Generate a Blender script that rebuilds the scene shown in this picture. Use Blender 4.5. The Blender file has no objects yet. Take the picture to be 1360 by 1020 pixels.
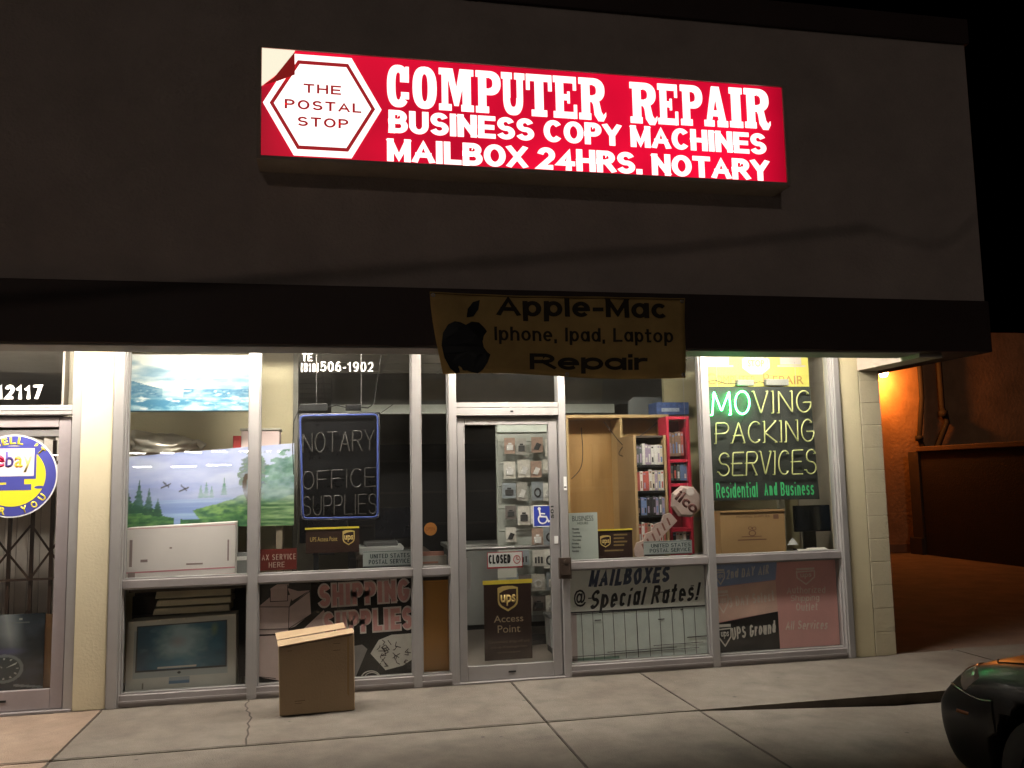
import bpy, bmesh, math, random
import numpy as np
from mathutils import Vector, Matrix
random.seed(7)
S = bpy.context.scene
C = S.collection
rad = math.radians

# ------------------------------------------------------------------ camera
YAW, PITCH, ROLL, FPX, DIST, EYE = 0.2029775, 0.1069162, -0.0205584, 1154.9966, 6.99795, 1.6009
_cy, _sy, _cp, _sp = math.cos(YAW), math.sin(YAW), math.cos(PITCH), math.sin(PITCH)
_f = Vector((_sy*_cp, _cy*_cp, _sp)); _r = Vector((_cy, -_sy, 0)); _u = _r.cross(_f)
_c, _s = math.cos(ROLL), math.sin(ROLL)
_r2 = _c*_r + _s*_u; _u2 = -_s*_r + _c*_u
cam = bpy.data.objects.new('camera', bpy.data.cameras.new('camera')); C.objects.link(cam)
cam.matrix_world = Matrix(((_r2.x, _u2.x, -_f.x, 0), (_r2.y, _u2.y, -_f.y, -DIST), (_r2.z, _u2.z, -_f.z, EYE), (0, 0, 0, 1)))
cam.data.sensor_width = 36; cam.data.lens = FPX/1360*36
cam.data.clip_start = 0.05; cam.data.clip_end = 2000
S.camera = cam

# ------------------------------------------------------------------ night sky, one dim far light, exposure
SUN_EL, SUN_AZ = 19.0, 196.0
w = bpy.data.worlds.new('World'); S.world = w; w.use_nodes = True
nt = w.node_tree; bg = nt.nodes['Background']
sky = nt.nodes.new('ShaderNodeTexSky'); sky.sky_type = 'NISHITA'; sky.sun_disc = False
sky.sun_elevation = rad(-9); sky.sun_rotation = rad(SUN_AZ)
nt.links.new(sky.outputs[0], bg.inputs[0]); bg.inputs[1].default_value = 0.05
sl = bpy.data.lights.new('street_light', 'SUN'); sl.energy = 0.078; sl.angle = rad(0.42); sl.color = (1, .83, .72)
sun = bpy.data.objects.new('street_light', sl); C.objects.link(sun)
SUNDIR = Vector((0.22, 0.92, -0.34)).normalized()
sun.rotation_euler = SUNDIR.to_track_quat('-Z', 'Y').to_euler(); sun.location = (-4, -20, 9)
S.view_settings.view_transform = 'Standard'; S.view_settings.look = 'None'
S.view_settings.exposure = 0; S.view_settings.gamma = 1
S.cycles.max_bounces = 8; S.cycles.transparent_max_bounces = 24; S.cycles.caustics_reflective = False
S.cycles.caustics_refractive = False; S.cycles.use_denoising = True; S.cycles.sample_clamp_indirect = 4

# ------------------------------------------------------------------ picture point -> point on a plane parallel to the shop front
def P(px, py, Y=0.0):
    a, b = (px-680)/FPX, (py-510)/FPX
    d = a*_r2 - b*_u2 + _f
    t = (Y+DIST)/d.y
    return d.x*t, EYE + d.z*t
def r(x0, y0, x1, y1, Y=0.0):
    a, b, c, d = P(x0, y0, Y), P(x1, y0, Y), P(x0, y1, Y), P(x1, y1, Y)
    return (a[0]+c[0])/2, (b[0]+d[0])/2, (c[1]+d[1])/2, (a[1]+b[1])/2      # X0 X1 Z0 Z1

# ------------------------------------------------------------------ materials
def lin(h):
    if not isinstance(h, str): return tuple(h)
    h = h.lstrip('#'); v = [int(h[i:i+2], 16)/255 for i in (0, 2, 4)]
    return tuple(x/12.92 if x <= .04045 else ((x+.055)/1.055)**2.4 for x in v)
MATS = {}
def mat(name, col, rough=.6, metal=0, noise=.12, scale=6, bump=0, bscale=60, emit=0, spec=.4, coat=0, stretch=(1, 1, 1)):
    if name in MATS: return MATS[name]
    m = bpy.data.materials.new(name); m.use_nodes = True; n = m.node_tree.nodes; L = m.node_tree.links
    b = n['Principled BSDF']; c = lin(col)
    b.inputs['Roughness'].default_value = rough; b.inputs['Metallic'].default_value = metal
    b.inputs['Specular IOR Level'].default_value = spec; b.inputs['Coat Weight'].default_value = coat
    b.inputs['Base Color'].default_value = (*c, 1)
    tc = n.new('ShaderNodeTexCoord'); mp = n.new('ShaderNodeMapping'); mp.inputs['Scale'].default_value = stretch
    L.new(tc.outputs['Object'], mp.inputs[0])
    if noise:
        t = n.new('ShaderNodeTexNoise'); t.inputs['Scale'].default_value = scale; t.inputs['Detail'].default_value = 8
        t.inputs['Roughness'].default_value = .65
        L.new(mp.outputs[0], t.inputs['Vector'])
        rp = n.new('ShaderNodeMapRange'); rp.inputs[1].default_value = .25; rp.inputs[2].default_value = .75
        rp.inputs[3].default_value = 1-noise; rp.inputs[4].default_value = 1+noise
        L.new(t.outputs[0], rp.inputs[0])
        mx = n.new('ShaderNodeVectorMath'); mx.operation = 'SCALE'; mx.inputs[0].default_value = c
        L.new(rp.outputs[0], mx.inputs['Scale']); L.new(mx.outputs[0], b.inputs['Base Color'])
        r2 = n.new('ShaderNodeMapRange'); r2.inputs[3].default_value = max(.02, rough-.12); r2.inputs[4].default_value = min(1, rough+.12)
        L.new(t.outputs[0], r2.inputs[0]); L.new(r2.outputs[0], b.inputs['Roughness'])
    if bump:
        t2 = n.new('ShaderNodeTexNoise'); t2.inputs['Scale'].default_value = bscale; t2.inputs['Detail'].default_value = 6
        L.new(mp.outputs[0], t2.inputs['Vector'])
        bp = n.new('ShaderNodeBump'); bp.inputs['Strength'].default_value = bump; bp.inputs['Distance'].default_value = .01
        L.new(t2.outputs[0], bp.inputs['Height']); L.new(bp.outputs[0], b.inputs['Normal'])
    if emit:
        b.inputs['Emission Color'].default_value = (*c, 1); b.inputs['Emission Strength'].default_value = emit
    MATS[name] = m; return m
def lamp(name, col, strength):
    if name in MATS: return MATS[name]
    m = bpy.data.materials.new(name); m.use_nodes = True; n = m.node_tree.nodes
    b = n['Principled BSDF']; b.inputs['Base Color'].default_value = (*lin(col), 1)
    b.inputs['Emission Color'].default_value = (*lin(col), 1); b.inputs['Emission Strength'].default_value = strength
    MATS[name] = m; return m
def glass_mat():
    m = bpy.data.materials.new('window_glass'); m.use_nodes = True; n = m.node_tree.nodes; L = m.node_tree.links
    n.clear(); o = n.new('ShaderNodeOutputMaterial'); t = n.new('ShaderNodeBsdfTransparent'); g = n.new('ShaderNodeBsdfGlossy')
    t.inputs[0].default_value = (.985, .992, .988, 1); g.inputs['Roughness'].default_value = .004
    fr = n.new('ShaderNodeFresnel'); fr.inputs[0].default_value = 1.5
    ge = n.new('ShaderNodeNewGeometry'); io = n.new('ShaderNodeMapRange'); io.inputs[3].default_value = 1.5; io.inputs[4].default_value = 1/1.5
    L.new(ge.outputs['Backfacing'], io.inputs[0]); L.new(io.outputs[0], fr.inputs[0])       # both faces of the thin pane reflect alike
    tc = n.new('ShaderNodeTexCoord'); nz = n.new('ShaderNodeTexNoise'); nz.inputs['Scale'].default_value = 1.6
    bp = n.new('ShaderNodeBump'); bp.inputs['Strength'].default_value = .02; bp.inputs['Distance'].default_value = .02
    L.new(tc.outputs['Object'], nz.inputs[0]); L.new(nz.outputs[0], bp.inputs['Height']); L.new(bp.outputs[0], g.inputs['Normal'])
    mx = n.new('ShaderNodeMixShader'); L.new(fr.outputs[0], mx.inputs[0]); L.new(t.outputs[0], mx.inputs[1]); L.new(g.outputs[0], mx.inputs[2])
    df = n.new('ShaderNodeBsdfDiffuse'); df.inputs[0].default_value = (.5, .48, .45, 1)      # a film of dust
    dn = n.new('ShaderNodeTexNoise'); dn.inputs['Scale'].default_value = 5; dn.inputs['Detail'].default_value = 6
    L.new(tc.outputs['Object'], dn.inputs[0])
    mr = n.new('ShaderNodeMapRange'); mr.inputs[3].default_value = 0; mr.inputs[4].default_value = .010
    L.new(dn.outputs[0], mr.inputs[0])
    m2 = n.new('ShaderNodeMixShader'); L.new(mr.outputs[0], m2.inputs[0]); L.new(mx.outputs[0], m2.inputs[1]); L.new(df.outputs[0], m2.inputs[2])
    L.new(m2.outputs[0], o.inputs[0]); return m
GLASS = glass_mat()
def picmat(name, rough=.5):
    if name in MATS: return MATS[name]
    m = bpy.data.materials.new(name); m.use_nodes = True; n = m.node_tree.nodes
    a = n.new('ShaderNodeAttribute'); a.attribute_name = 'Col'
    m.node_tree.links.new(a.outputs['Color'], n['Principled BSDF'].inputs['Base Color'])
    n['Principled BSDF'].inputs['Roughness'].default_value = rough
    MATS[name] = m; return m

# ------------------------------------------------------------------ objects
LOC = {}
def tag(o, label=None, cat=None, group=None, kind=None):
    if label: o['label'] = label
    if cat: o['category'] = cat
    if group: o['group'] = group
    if kind: o['kind'] = kind
    return o
def thing(name, label, cat, loc=(0, 0, 0), group=None):
    o = bpy.data.objects.new(name, None); C.objects.link(o); o.location = loc; o.empty_display_size = .1
    LOC[o] = Vector(loc); return tag(o, label, cat, group)
def link(name, me, parent, loc=None):
    o = bpy.data.objects.new(name, me); C.objects.link(o)
    base = LOC[parent] if parent else Vector(loc or (0, 0, 0))
    LOC[o] = base
    if parent: o.parent = parent
    else: o.location = base
    return o
class MB:
    def __init__(s): s.v = []; s.f = []; s.m = []; s.sm = []
    def add(s, vs, fs, m=0, smooth=False):
        k = len(s.v); s.v += [tuple(p) for p in vs]
        for f in fs: s.f.append([i+k for i in f]); s.m.append(m); s.sm.append(smooth)
        return s
    def box(s, x0, x1, y0, y1, z0, z1, m=0):
        vs = [(x, y, z) for z in (z0, z1) for y in (y0, y1) for x in (x0, x1)]
        return s.add(vs, [(0, 2, 3, 1), (4, 5, 7, 6), (0, 1, 5, 4), (2, 6, 7, 3), (0, 4, 6, 2), (1, 3, 7, 5)], m)
    def prism(s, pts, y0, y1, m=0, smooth=False):              # outline in x,z given counter-clockwise seen from the street
        a = sum(pts[i][0]*pts[(i+1) % len(pts)][1]-pts[(i+1) % len(pts)][0]*pts[i][1] for i in range(len(pts)))
        if a < 0: pts = pts[::-1]
        n = len(pts); vs = [(x, y0, z) for x, z in pts]+[(x, y1, z) for x, z in pts]
        fs = [list(range(n)), list(range(2*n-1, n-1, -1))]+[(i, i+n, (i+1) % n+n, (i+1) % n) for i in range(n)]
        s.add(vs, fs[:2], m); s.add(vs, fs[2:], m, smooth); return s
    def band(s, cx, cz, rx, rz, ix, iz, a0, a1, y0, y1, m=0, n=24, p=2.0):
        full = abs(a1-a0) >= 359.9; k = n if full else n+1; vs = []
        def pt(R, Q, t):
            c, q = math.cos(t), math.sin(t)
            return cx+R*math.copysign(abs(c)**(2/p), c), cz+Q*math.copysign(abs(q)**(2/p), q)
        for i in range(k):
            t = rad(a0+(a1-a0)*i/n)
            o, q = pt(rx, rz, t), pt(ix, iz, t)
            vs += [(o[0], y0, o[1]), (q[0], y0, q[1]), (o[0], y1, o[1]), (q[0], y1, q[1])]
        fs = []
        for i in range(n if full else n):
            a, b = 4*i, 4*((i+1) % k)
            fs += [(a, b, b+1, a+1), (a+2, a+3, b+3, b+2), (a, a+2, b+2, b), (a+1, b+1, b+3, a+3)]
        if not full:
            e = 4*(k-1); fs += [(0, 1, 3, 2), (e, e+2, e+3, e+1)]
        return s.add(vs, fs, m)
    def tube(s, pts, rr, n=8, m=0, closed=False):
        pts = [Vector(p) for p in pts]; N = len(pts); vs = []; fs = []; prev = None
        for i, p in enumerate(pts):
            if closed: d = pts[(i+1) % N]-pts[i-1]
            else: d = pts[min(i+1, N-1)]-pts[max(i-1, 0)]
            if d.length < 1e-9: d = Vector((0, 0, 1))
            d.normalize()
            if prev is None:
                q = Vector((0, 1, 0)) if abs(d.y) < .9 else Vector((1, 0, 0))
            else: q = prev
            e1 = (q-d*q.dot(d)); e1.normalize(); prev = e1; e2 = d.cross(e1)
            R = rr[i] if isinstance(rr, (list, tuple)) else rr
            for j in range(n):
                a = 2*math.pi*j/n; vs.append(p+R*(math.cos(a)*e1+math.sin(a)*e2))
        for i in range(N if closed else N-1):
            for j in range(n):
                a, b = i*n+j, i*n+(j+1) % n; c, d2 = ((i+1) % N)*n+j, ((i+1) % N)*n+(j+1) % n
                fs.append((a, b, d2, c))
        if not closed: s.add(vs, [list(range(n))[::-1], list(range((N-1)*n, N*n))], m)
        return s.add(vs, fs, m, True)
    def disc(s, cx, cz, R, y0, y1, m=0, n=40, Rz=None):
        return s.prism([(cx+R*math.cos(2*math.pi*i/n), cz+(Rz or R)*math.sin(2*math.pi*i/n)) for i in range(n)], y0, y1, m, True)
    def lathe(s, prof, c, axis='z', n=24, m=0):
        vs = []; fs = []; k = len(prof)
        for j in range(n):
            a = 2*math.pi*j/n
            for rr, h in prof:
                x, y = rr*math.cos(a), rr*math.sin(a)
                q = {'z': (x, y, h), 'y': (x, h, y), 'x': (h, x, y)}[axis]
                vs.append((c[0]+q[0], c[1]+q[1], c[2]+q[2]))
        for j in range(n):
            for i in range(k-1): fs.append((j*k+i, ((j+1) % n)*k+i, ((j+1) % n)*k+i+1, j*k+i+1))
        return s.add(vs, fs, m, True)
    def build(s, name, mats, parent=None, bevel=0, loc=None, weld=False):
        me = bpy.data.meshes.new(name); base = LOC[parent] if parent else Vector(loc or (0, 0, 0))
        me.from_pydata([(x-base.x, y-base.y, z-base.z) for x, y, z in s.v], [], s.f)
        if not isinstance(mats, (list, tuple)): mats = [mats]
        for q in mats: me.materials.append(q)
        me.polygons.foreach_set('material_index', s.m); me.polygons.foreach_set('use_smooth', s.sm)
        bm = bmesh.new(); bm.from_mesh(me)
        if weld: bmesh.ops.remove_doubles(bm, verts=bm.verts, dist=1e-5)
        bmesh.ops.recalc_face_normals(bm, faces=bm.faces); bm.to_mesh(me); bm.free()
        o = link(name, me, parent, loc)
        if bevel:
            b = o.modifiers.new('bevel', 'BEVEL'); b.width = bevel; b.segments = 2; b.limit_method = 'ANGLE'
        return o
def bx(*a): return MB().box(*a)

def text_mesh(body, bold=0, spacing=1.0):
    c = bpy.data.curves.new('writing', 'FONT'); c.body = body; c.offset = bold; c.space_character = spacing
    c.size = 1; c.resolution_u = 3; c.align_x = 'CENTER'; c.extrude = 0; c.fill_mode = 'FRONT'; c.space_line = .95
    o = bpy.data.objects.new('writing', c); C.objects.link(o)
    dg = bpy.context.evaluated_depsgraph_get(); me = bpy.data.meshes.new_from_object(o.evaluated_get(dg))
    C.objects.unlink(o); bpy.data.objects.remove(o); return me
def text(body, box, y, m, parent, name='lettering', bold=0, shear=0, spacing=1.0, rot=0, label=None, jit=0):
    """writing fitted to box X0 X1 Z0 Z1 on the plane y, facing the street"""
    me = text_mesh(body, bold, spacing); vs = [v.co.copy() for v in me.vertices]
    x0, x1 = min(v.x for v in vs), max(v.x for v in vs); z0, z1 = min(v.y for v in vs), max(v.y for v in vs)
    X0, X1, Z0, Z1 = box; cx, cz = (X0+X1)/2, (Z0+Z1)/2; base = LOC[parent] if parent else Vector((cx, y, cz))
    cr, sr = math.cos(rad(rot)), math.sin(rad(rot))
    for v, q in zip(me.vertices, vs):
        a = (q.x-x0)/(x1-x0)*(X1-X0)+X0-cx; b = (q.y-z0)/(z1-z0)*(Z1-Z0)+Z0-cz
        a += shear*b
        if jit: b += jit*math.sin(a*37+cx*9); a += jit*math.sin(b*61+cz*5)
        v.co = Vector((cx+a*cr-b*sr, y, cz+a*sr+b*cr))-base
    me.materials.clear(); me.materials.append(m)
    bm = bmesh.new(); bm.from_mesh(me)
    for f in bm.faces:
        f.normal_update()
        if f.normal.y > 0: f.normal_flip()
    g = bmesh.ops.extrude_face_region(bm, geom=bm.faces[:]); 
    for e in g['geom']:
        if isinstance(e, bmesh.types.BMVert): e.co.y -= .0012
    bmesh.ops.recalc_face_normals(bm, faces=bm.faces); bm.to_mesh(me); bm.free()
    o = link(name, me, parent, base); return o

_rng = np.random.RandomState(5); _LAT = _rng.rand(64, 64)
def vn(u, v):
    iu, iv = np.floor(u).astype(int), np.floor(v).astype(int); fu, fv = u-iu, v-iv
    fu, fv = fu*fu*(3-2*fu), fv*fv*(3-2*fv); g = lambda a, b: _LAT[a % 64, b % 64]
    return (g(iu, iv)*(1-fu)+g(iu+1, iv)*fu)*(1-fv)+(g(iu, iv+1)*(1-fu)+g(iu+1, iv+1)*fu)*fv
def fbm(u, v, o=5):
    t = 0; a = .5
    for i in range(o): t = t+a*vn(u*2**i+i*7.3, v*2**i+i*3.1); a *= .5
    return t/.97
def L3(h): return np.array([int(h[i:i+2], 16)/255 for i in (1, 3, 5)])
def mixc(a, b, t): t = np.clip(t, 0, 1)[:, None]; return a*(1-t)+b*t
def picture(name, quad, fn, nx, nz, parent, rough=.5):
    """a printed or painted surface: quad = four corners (bottom-left, bottom-right, top-right, top-left); the picture is its colour attribute"""
    a, b, c, d = [Vector(q) for q in quad]; base = LOC[parent] if parent else (a+b)/2
    us, vs = np.meshgrid(np.linspace(0, 1, nx+1), np.linspace(0, 1, nz+1)); U, V = us.ravel(), vs.ravel()
    co = [((a*(1-u)+b*u)*(1-v)+(d*(1-u)+c*u)*v)-base for u, v in zip(U, V)]
    n1 = nx+1
    fs = [(j*n1+i, j*n1+i+1, (j+1)*n1+i+1, (j+1)*n1+i) for j in range(nz) for i in range(nx)]
    me = bpy.data.meshes.new(name); me.from_pydata(co, [], fs)
    col = np.clip(fn(U, V), 0, 1); col = np.where(col <= .04045, col/12.92, ((col+.055)/1.055)**2.4)
    at = me.color_attributes.new('Col', 'FLOAT_COLOR', 'POINT')
    at.data.foreach_set('color', np.concatenate([col, np.ones((len(col), 1))], 1).ravel().astype(np.float32))
    me.materials.append(picmat('printed_surface_%d' % int(rough*100), rough))
    return link(name, me, parent, base)

# heavy sans lettering drawn as strokes of even weight
def arc(cx, cy, rx, ry, a0, a1, n=14): return [(cx+rx*math.cos(rad(a0+(a1-a0)*i/n)), cy+ry*math.sin(rad(a0+(a1-a0)*i/n))) for i in range(n+1)]
def _el(cx, cy, rx, ry): return arc(cx, cy, rx, ry, 90, 450, 28)
SK = {
 'A': (1.0, [[(0, 0), (.5, 1), (1, 0)], [(.2, .30), (.8, .30)]]), 'B': (.86, [[(0, 0), (0, 1), (.52, 1)]+arc(.52, .76, .4, .24, 90, -90)+[(0, .52)], [(.5, .52)]+arc(.55, .26, .45, .26, 90, -90)+[(0, 0)]]),
 'C': (.92, [arc(.52, .5, .52, .5, 46, 314, 24)]), 'D': (.9, [[(0, 0), (0, 1), (.45, 1)]+arc(.45, .5, .55, .5, 90, -90, 20)+[(0, 0)]]), 'E': (.78, [[(1, 1), (0, 1), (0, 0), (1, 0)], [(0, .5), (.9, .5)]]),
 'F': (.74, [[(0, 0), (0, 1), (1, 1)], [(0, .5), (.85, .5)]]), 'G': (.95, [arc(.52, .5, .52, .5, 46, 352, 26)+[(1.0, .44), (.58, .44)]]), 'H': (.88, [[(0, 0), (0, 1)], [(1, 0), (1, 1)], [(0, .5), (1, .5)]]),
 'I': (.0, [[(.5, 0), (.5, 1)]]), 'K': (.9, [[(0, 0), (0, 1)], [(.95, 1), (.05, .42)], [(.32, .58), (1, 0)]]), 'L': (.7, [[(0, 1), (0, 0), (1, 0)]]), 'M': (1.06, [[(0, 0), (0, 1)], [(0, 1), (.5, .05), (1, 1)], [(1, 1), (1, 0)]]),
 'N': (.9, [[(0, 0), (0, 1)], [(0, 1), (1, 0)], [(1, 0), (1, 1)]]), 'O': (1.0, [_el(.5, .5, .5, .5)]), 'P': (.82, [[(0, 0), (0, 1), (.52, 1)]+arc(.52, .73, .46, .27, 90, -90)+[(0, .46)]]),
 'R': (.88, [[(0, 0), (0, 1), (.52, 1)]+arc(.52, .74, .43, .26, 90, -90)+[(0, .48)], [(.5, .48), (1, 0)]]), 'S': (.84, [arc(.5, .745, .45, .255, 25, 270, 18)+arc(.5, .25, .5, .25, 90, -155, 18)[1:]]), 'T': (.84, [[(0, 1), (1, 1)], [(.5, 1), (.5, 0)]]),
 'U': (.88, [[(0, 1), (0, .35)]+arc(.5, .36, .5, .36, 180, 360, 16)+[(1, 1)]]), 'V': (.95, [[(0, 1), (.5, 0), (1, 1)]]), 'W': (1.4, [[(0, 1), (.27, 0), (.5, .9), (.73, 0), (1, 1)]]), 'X': (.92, [[(0, 1), (1, 0)], [(0, 0), (1, 1)]]), 'Y': (.92, [[(0, 1), (.5, .45), (1, 1)], [(.5, .5), (.5, 0)]]),
 '0': (.8, [_el(.5, .5, .5, .5)]), '1': (.42, [[(0, .74), (.35, .8), (.72, 1), (.72, 0)]]), '2': (.76, [arc(.5, .7, .5, .3, 165, -35, 16)+[(0, 0), (1, 0)]]), '4': (.84, [[(.72, 0), (.72, 1), (0, .27), (1, .27)]]), '5': (.78, [[(.92, 1), (.14, 1), (.06, .5)]+arc(.47, .33, .53, .33, 125, -155, 18)]),
 '6': (.8, [_el(.5, .32, .5, .32), arc(.66, .36, .66, .64, 75, 190, 16)]), '7': (.76, [[(0, 1), (1, 1), (.35, 0)]]), '8': (.8, [_el(.5, .75, .44, .25), _el(.5, .26, .5, .26)]), '9': (.8, [_el(.5, .68, .5, .32), arc(.34, .64, .66, .64, 255, 370, 16)]),
 '3': (.76, [arc(.47, .75, .45, .25, 160, -80, 14)+arc(.47, .26, .52, .26, 80, -160, 14)]), '-': (.3, [[(0, .36), (1, .36)]]), '.': (.0, [[(.5, 0), (.5, .02)]]), ',': (.0, [[(.5, .03), (.35, -.16)]]), '(': (.18, [arc(1, .5, 1, .62, 120, 240)]), ')': (.18, [arc(0, .5, 1, .62, 60, -60)]), '!': (.1, [[(.7, 1), (.5, .3)], [(.45, 0), (.45, .03)]]),
 'a': (.72, [_el(.46, .36, .46, .36), [(1, .72), (1, 0)]]), 'b': (.72, [_el(.54, .36, .46, .36), [(0, 1), (0, 0)]]), 'c': (.68, [arc(.5, .36, .5, .36, 48, 312, 20)]), 'd': (.72, [_el(.46, .36, .46, .36), [(1, 1), (1, 0)]]), 'e': (.72, [[(.02, .37), (.98, .37)]+arc(.5, .36, .48, .36, 5, 312, 22)]),
 'h': (.68, [[(0, 0), (0, 1)], [(0, .42)]+arc(.5, .40, .5, .32, 165, 0)+[(1, 0)]]), 'i': (.0, [[(.5, 0), (.5, .58)], [(.5, 1), (.5, 1.02)]]), 'l': (.0, [[(.5, 0), (.5, 1)]]), 'n': (.68, [[(0, 0), (0, .72)], [(0, .42)]+arc(.5, .40, .5, .32, 165, 0)+[(1, 0)]]), 'o': (.74, [_el(.5, .36, .5, .36)]),
 'p': (.72, [_el(.54, .36, .46, .36), [(0, .72), (0, -.3)]]), 'r': (.42, [[(0, 0), (0, .72)], [(0, .38)]+arc(.75, .36, .75, .34, 170, 80)]), 's': (.64, [[(x, y*.72) for x, y in arc(.5, .745, .45, .255, 25, 270, 14)+arc(.5, .25, .5, .25, 90, -155, 14)[1:]]]), 't': (.46, [[(.4, .98), (.4, .0), (.9, .0)], [(0, .70), (1, .70)]]),
 'u': (.68, [[(0, .72), (0, .3)]+arc(.5, .3, .5, .3, 180, 360)+[(1, .72)], [(1, .72), (1, 0)]]), 'v': (.7, [[(0, .72), (.5, 0), (1, .72)]]), 'w': (1.0, [[(0, .72), (.27, 0), (.5, .66), (.73, 0), (1, .72)]]), 'k': (.68, [[(0, 0), (0, 1)], [(.95, .72), (.05, .25)], [(.35, .42), (1, 0)]]), 'f': (.42, [[(.35, 0), (.35, .75)]+arc(.85, .75, .5, .25, 180, 90), [(0, .68), (.9, .68)]]), 'm': (1.1, [[(0, 0), (0, .72)], [(0, .42)]+arc(.25, .40, .25, .32, 165, 0)+[(.5, 0)], [(.5, .42)]+arc(.75, .40, .25, .32, 165, 0)+[(1, 0)]]), 'y': (.72, [[(0, .72), (.5, 0)], [(1, .72), (.3, -.3)]]), 'z': (.64, [[(0, .7), (1, .7), (0, 0), (1, 0)]]), 'g': (.72, [_el(.46, .36, .46, .36), [(1, .72), (1, -.1)]+arc(.5, -.08, .5, .22, 0, -130)]), ' ': (.5, [])}
_wy = [0]
def strip(mb, pts, wd, y0, y1, lo=None, hi=None):
    """a flat band of even width along a polyline on the plane y0, mitred at its corners"""
    P_ = [Vector(p) for p in pts]; closed = (P_[0]-P_[-1]).length < 1e-6
    if closed: P_ = P_[:-1]
    n = len(P_); L_ = []; R_ = []
    for i in range(n):
        a = (P_[i]-P_[i-1]).normalized() if (i or closed) else None; b = (P_[(i+1) % n]-P_[i]).normalized() if (i < n-1 or closed) else None
        if a is None: a = b
        if b is None: b = a
        na, nb_ = Vector((-a.y, a.x)), Vector((-b.y, b.x)); m_ = na+nb_
        if m_.length < 1e-4: m_ = na.copy()
        m_.normalize(); k = min(2.2, 1/max(.2, m_.dot(na)))
        L_.append(P_[i]+m_*k*wd/2); R_.append(P_[i]-m_*k*wd/2)
    if lo is not None:
        for q in L_+R_: q.y = min(hi, max(lo, q.y))
    vs = [(p.x, y1, p.y) for p in L_]+[(p.x, y1, p.y) for p in R_]+[(p.x, y0, p.y) for p in L_]+[(p.x, y0, p.y) for p in R_]; fs = []
    for i in range(n if closed else n-1):
        j = (i+1) % n; fs += [(i, j, n+j, n+i), (2*n+i, 3*n+i, 3*n+j, 2*n+j), (i, 2*n+i, 2*n+j, j), (n+i, n+j, 3*n+j, 3*n+i)]
    if not closed: fs += [(0, n, 3*n, 2*n), (n-1, 3*n-1, 4*n-1, 2*n-1)][:0]+[(0, n, 3*n, 2*n), (n-1, 2*n-1+0, 4*n-1, 3*n-1)]
    mb.add(vs, fs)
def bold(body, box, y, m, parent, name='lettering', t=.26, gap=.12, shear=0, rot=0, jit=0, depth=.0012):
    """heavy sans writing; box = baseline to capital height"""
    X0, X1, Z0, Z1 = box; H = Z1-Z0; n = len(body); q = .74                 # level strokes are thinner than upright ones
    fu = (sum(t for c in body if SK[c][1])+gap*(n-1))*H
    if fu > .55*(X1-X0): t, gap, q = t*.55*(X1-X0)/fu, gap*.55*(X1-X0)/fu, 1.15
    th = t*H
    fixed = sum(th if SK[c][1] else 0 for c in body)+gap*H*(n-1); var = sum(SK[c][0]*H for c in body)
    k = (X1-X0-fixed)/max(1e-6, var); mb = MB(); x = X0; cx, cz = (X0+X1)/2, (Z0+Z1)/2; cr, sr = math.cos(rad(rot)), math.sin(rad(rot)); cnt = 0
    for c in body:
        wd = SK[c][0]*H*k; tv = th*q
        for pl in SK[c][1]:
            cnt += 1; pts = [Vector((x+th/2+a*wd, (Z0+tv/2+b*(H-tv))/q)) for a, b in pl]
            if (pts[0]-pts[-1]).length > 1e-6:
                if c in '.!,:i' and len(pts) == 2 and (pts[0]-pts[1]).length < .12*H: pts = [pts[0]-Vector((0, th*.5)), pts[0]+Vector((0, th*.62))]
                else:
                    e = th*(.15 if c in 'CSGces23569()' else .5)
                    pts[0] = pts[0]+(pts[0]-pts[1]).normalized()*e; pts[-1] = pts[-1]+(pts[-1]-pts[-2]).normalized()*e
            one = MB(); desc = c in 'pygj,()'
            strip(one, pts, th, y-depth-.00006*(cnt % 7), y, (Z0 if not desc else Z0-H)/q, (Z1 if c not in '()' else Z1+H)/q)
            mb.add([(a, yy, b*q) for a, yy, b in one.v], one.f)
        x += wd+(th if SK[c][1] else 0)+gap*H
    out = []
    for (a, yy, b) in mb.v:
        a -= cx; b -= cz; a += shear*b
        if jit: b += jit*math.sin(a*37+cx*9); a += jit*math.sin(b*61+cz*5)
        out.append((cx+a*cr-b*sr, yy, cz+a*sr+b*cr))
    mb.v = out
    return mb.build(name, m, parent)

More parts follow.
